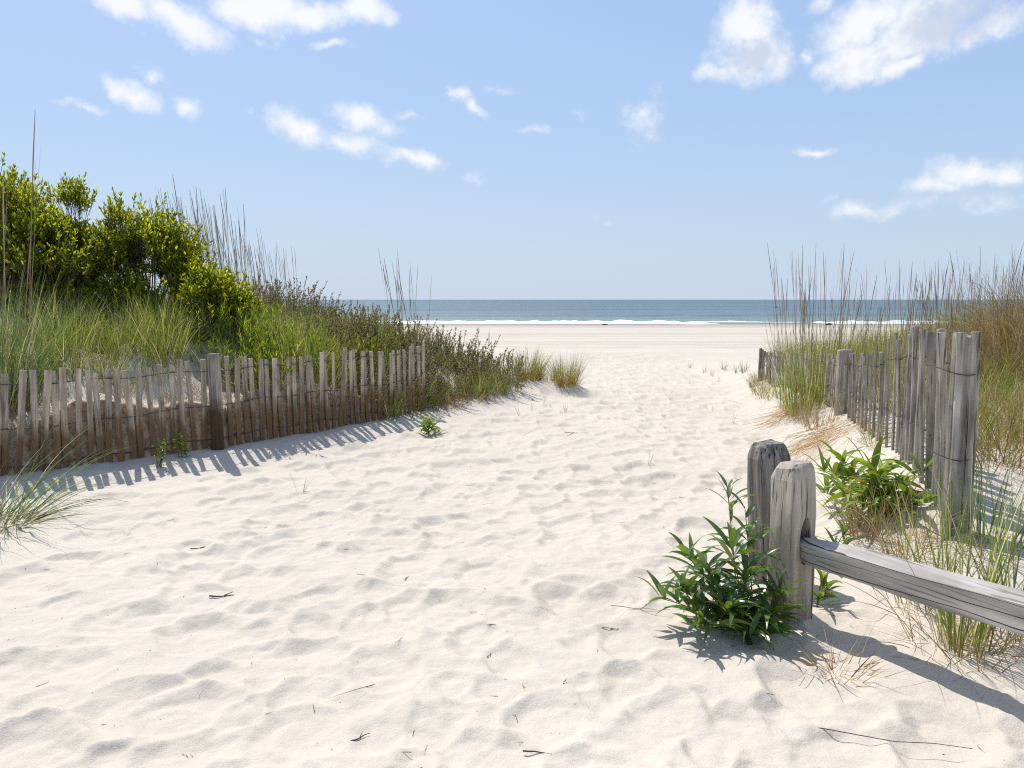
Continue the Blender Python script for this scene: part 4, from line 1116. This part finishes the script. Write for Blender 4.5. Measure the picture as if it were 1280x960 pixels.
SKY_STRENGTH = .11
def build_world():
    w = bpy.data.worlds.new('World'); SC.world = w; w.use_nodes = True
    nt = w.node_tree; nt.nodes.clear()
    out = nt.nodes.new('ShaderNodeOutputWorld'); bg = nt.nodes.new('ShaderNodeBackground')
    sky = nt.nodes.new('ShaderNodeTexSky'); sky.sky_type = 'NISHITA'; sky.sun_disc = False
    sky.sun_elevation = EL; sky.sun_rotation = -AZ
    sky.air_density = 1.; sky.dust_density = 1.6; sky.ozone_density = 1.
    tc = nt.nodes.new('ShaderNodeTexCoord'); sp = nt.nodes.new('ShaderNodeSeparateXYZ')
    nt.links.new(tc.outputs['Generated'], sp.inputs[0])
    # thin summer haze whitens the whole sky
    hz = ramp(nt, sp.outputs[2], [(0, (.9, .9, .9)), (.12, (.8, .8, .8)), (.4, (.62, .62, .62)), (1, (.3, .3, .3))])
    hc = ramp(nt, sp.outputs[2], [(0, (3.65, 4.3, 5.25)), (.10, (3.2, 4.15, 5.3)), (.22, (2.72, 3.85, 5.5)), (.4, (2.55, 3.75, 5.8)), (1, (2.1, 3.1, 5.3))])
    c = mixc(nt, hz, mixc(nt, 1., sky.outputs[0], (.71, .72, .81, 1), 'MULTIPLY'), hc)
    az = mth(nt, 'ARCTAN2', sp.outputs[0], sp.outputs[1]); el = mth(nt, 'ARCSINE', sp.outputs[2])
    nz = N(nt, 'ShaderNodeTexNoise', Scale=17., Detail=7., Roughness=.6); nt.links.new(tc.outputs['Generated'], nz.inputs['Vector'])
    spn = nt.nodes.new('ShaderNodeSeparateColor'); nt.links.new(nz.outputs['Color'], spn.inputs[0])
    nf = N(nt, 'ShaderNodeTexNoise', Scale=30., Detail=9., Roughness=.66); nt.links.new(tc.outputs['Generated'], nf.inputs['Vector'])
    cb = nt.nodes.new('ShaderNodeCombineXYZ')
    nt.links.new(mth(nt, 'MULTIPLY_ADD', mth(nt, 'SUBTRACT', spn.outputs[0], .5), .07, az), cb.inputs[0])
    nt.links.new(mth(nt, 'MULTIPLY_ADD', mth(nt, 'SUBTRACT', spn.outputs[1], .5), .045, el), cb.inputs[1])
    def field(blobs):
        acc = None
        for px, py, rx, ry, rot, amp in blobs:
            d = Vector(ray(px, py)).normalized()
            a0 = math.atan2(d.x, d.y); e0 = math.asin(d.z)
            k = 1 / (F * math.sqrt(1 + ((px - 640) / F) ** 2 + ((480 - py) / F) ** 2))
            mp = nt.nodes.new('ShaderNodeMapping'); mp.vector_type = 'TEXTURE'
            mp.inputs['Location'].default_value = (a0, e0, 0); mp.inputs['Rotation'].default_value = (0, 0, rad(-rot)); mp.inputs['Scale'].default_value = (rx * k, ry * k, 1)
            nt.links.new(cb.outputs[0], mp.inputs[0])
            ln = nt.nodes.new('ShaderNodeVectorMath'); ln.operation = 'LENGTH'; nt.links.new(mp.outputs[0], ln.inputs[0])
            f = mth(nt, 'MULTIPLY', mth(nt, 'SUBTRACT', 1., ln.outputs['Value']), amp)
            acc = f if acc is None else mth(nt, 'MAXIMUM', acc, f)
        return acc
    clouds = [(150, 6, 60, 22, 10, 1.1), (225, 28, 85, 26, 12, 1.2), (330, 8, 85, 34, -4, 1.3), (390, 14, 70, 24, -6, 1.2), (455, 8, 55, 24, 12, 1.3), (408, 57, 40, 9, -4, .8), (320, 48, 16, 10, 10, .5),
              (165, 120, 42, 20, 26, .95), (191, 97, 18, 15, 30, .6), (234, 135, 30, 16, 15, .75), (96, 133, 34, 8, 4, .6),
              (375, 160, 52, 26, 14, 1.), (430, 175, 70, 18, 14, .85), (456, 150, 62, 26, 12, 1.), (518, 200, 42, 14, 8, .95), (513, 140, 20, 9, 0, .55), (596, 224, 18, 9, 0, .5), (310, 138, 14, 8, 20, .35),
              (570, 120, 28, 12, 12, .85), (595, 137, 30, 13, 35, .85), (625, 113, 22, 8, 10, .4),
              (805, 140, 36, 24, -25, .62), (800, 165, 24, 24, 0, .38), (660, 160, 24, 8, 0, .4), (716, 146, 20, 7, 5, .35),
              (925, 30, 52, 42, 20, 1.15), (945, 72, 66, 42, 0, 1.25), (905, 88, 40, 18, 0, .9), (1011, 74, 16, 13, 0, .7), (1022, 5, 22, 12, 0, .5),
              (1075, 75, 62, 34, -10, 1.2), (1075, 35, 80, 40, -10, 1.1), (1150, 40, 110, 50, -8, 1.3), (1230, 35, 75, 28, -12, 1.1), (1125, 82, 60, 22, -6, 1.1),
              (1015, 192, 30, 8, 2, .75), (1215, 218, 66, 28, 4, 1.05), (1265, 215, 50, 24, 6, .85), (1170, 232, 55, 20, 0, .7), (1095, 260, 60, 16, -4, .7), (1210, 250, 120, 18, 0, .65), (1040, 252, 18, 7, 0, .35), (757, 275, 16, 6, 0, .25)]
    fl = field(clouds)
    nn = mth(nt, 'MULTIPLY', mth(nt, 'SUBTRACT', nf.outputs[0], .5), 1.35)
    raw = mth(nt, 'ADD', fl, nn)
    mr = nt.nodes.new('ShaderNodeMapRange'); mr.interpolation_type = 'SMOOTHSTEP'; nt.links.new(raw, mr.inputs[0])
    mr.inputs[1].default_value = -.02; mr.inputs[2].default_value = .95
    dens = mth(nt, 'MULTIPLY', mr.outputs[0], .9)
    # clouds thin out to nothing where no cloud stands
    guard = nt.nodes.new('ShaderNodeMapRange'); nt.links.new(fl, guard.inputs[0]); guard.inputs[1].default_value = -.55; guard.inputs[2].default_value = .1
    dens = mth(nt, 'MULTIPLY', dens, guard.outputs[0])
    gr = field([(1185, 28, 110, 42, -8, 1.2), (1130, 68, 70, 14, -10, .8), (940, 74, 46, 30, 10, .9), (1215, 246, 120, 20, 0, 1.), (1180, 255, 80, 14, 0, .7)])
    gmr = nt.nodes.new('ShaderNodeMapRange'); gmr.interpolation_type = 'SMOOTHSTEP'
    nt.links.new(mth(nt, 'ADD', mth(nt, 'ADD', gr, mth(nt, 'MULTIPLY', mth(nt, 'SUBTRACT', spn.outputs[2], .5), 1.6)), mth(nt, 'MULTIPLY', mth(nt, 'SUBTRACT', nf.outputs[0], .5), -1.5)), gmr.inputs[0]); gmr.inputs[1].default_value = -.15; gmr.inputs[2].default_value = .85
    cc = mixc(nt, gmr.outputs[0], CLOUD, CLOUD_GREY)
    c = mixc(nt, dens, c, cc)
    nt.links.new(c, bg.inputs[0]); bg.inputs[1].default_value = SKY_STRENGTH
    nt.links.new(bg.outputs[0], out.inputs[0])
    w.cycles.sampling_method = 'MANUAL'; w.cycles.sample_map_resolution = 512
CLOUD = (6.0, 6.05, 6.15, 1); CLOUD_GREY = (3.9, 4.3, 5.1, 1)
build_world()

cam = bpy.data.cameras.new('camera'); co = bpy.data.objects.new('camera', cam); COL.objects.link(co)
co.location = (0, 0, CAM_Z); co.rotation_euler = (math.pi / 2 - PITCH, 0, 0)
cam.sensor_width = 36; cam.lens = F / 1280 * 36; cam.clip_end = 80000; cam.clip_start = .05
SC.camera = co
SC.view_settings.view_transform = 'Standard'; SC.view_settings.look = 'None'; SC.view_settings.gamma = 1; SC.view_settings.exposure = .6
SC.view_settings.use_curve_mapping = False
SC.cycles.max_bounces = 6; SC.cycles.diffuse_bounces = 4; SC.cycles.transmission_bounces = 3; SC.cycles.glossy_bounces = 2
SC.cycles.use_denoising = False; SC.cycles.filter_width = 1.15
SC.cycles.caustics_reflective = False; SC.cycles.caustics_refractive = False
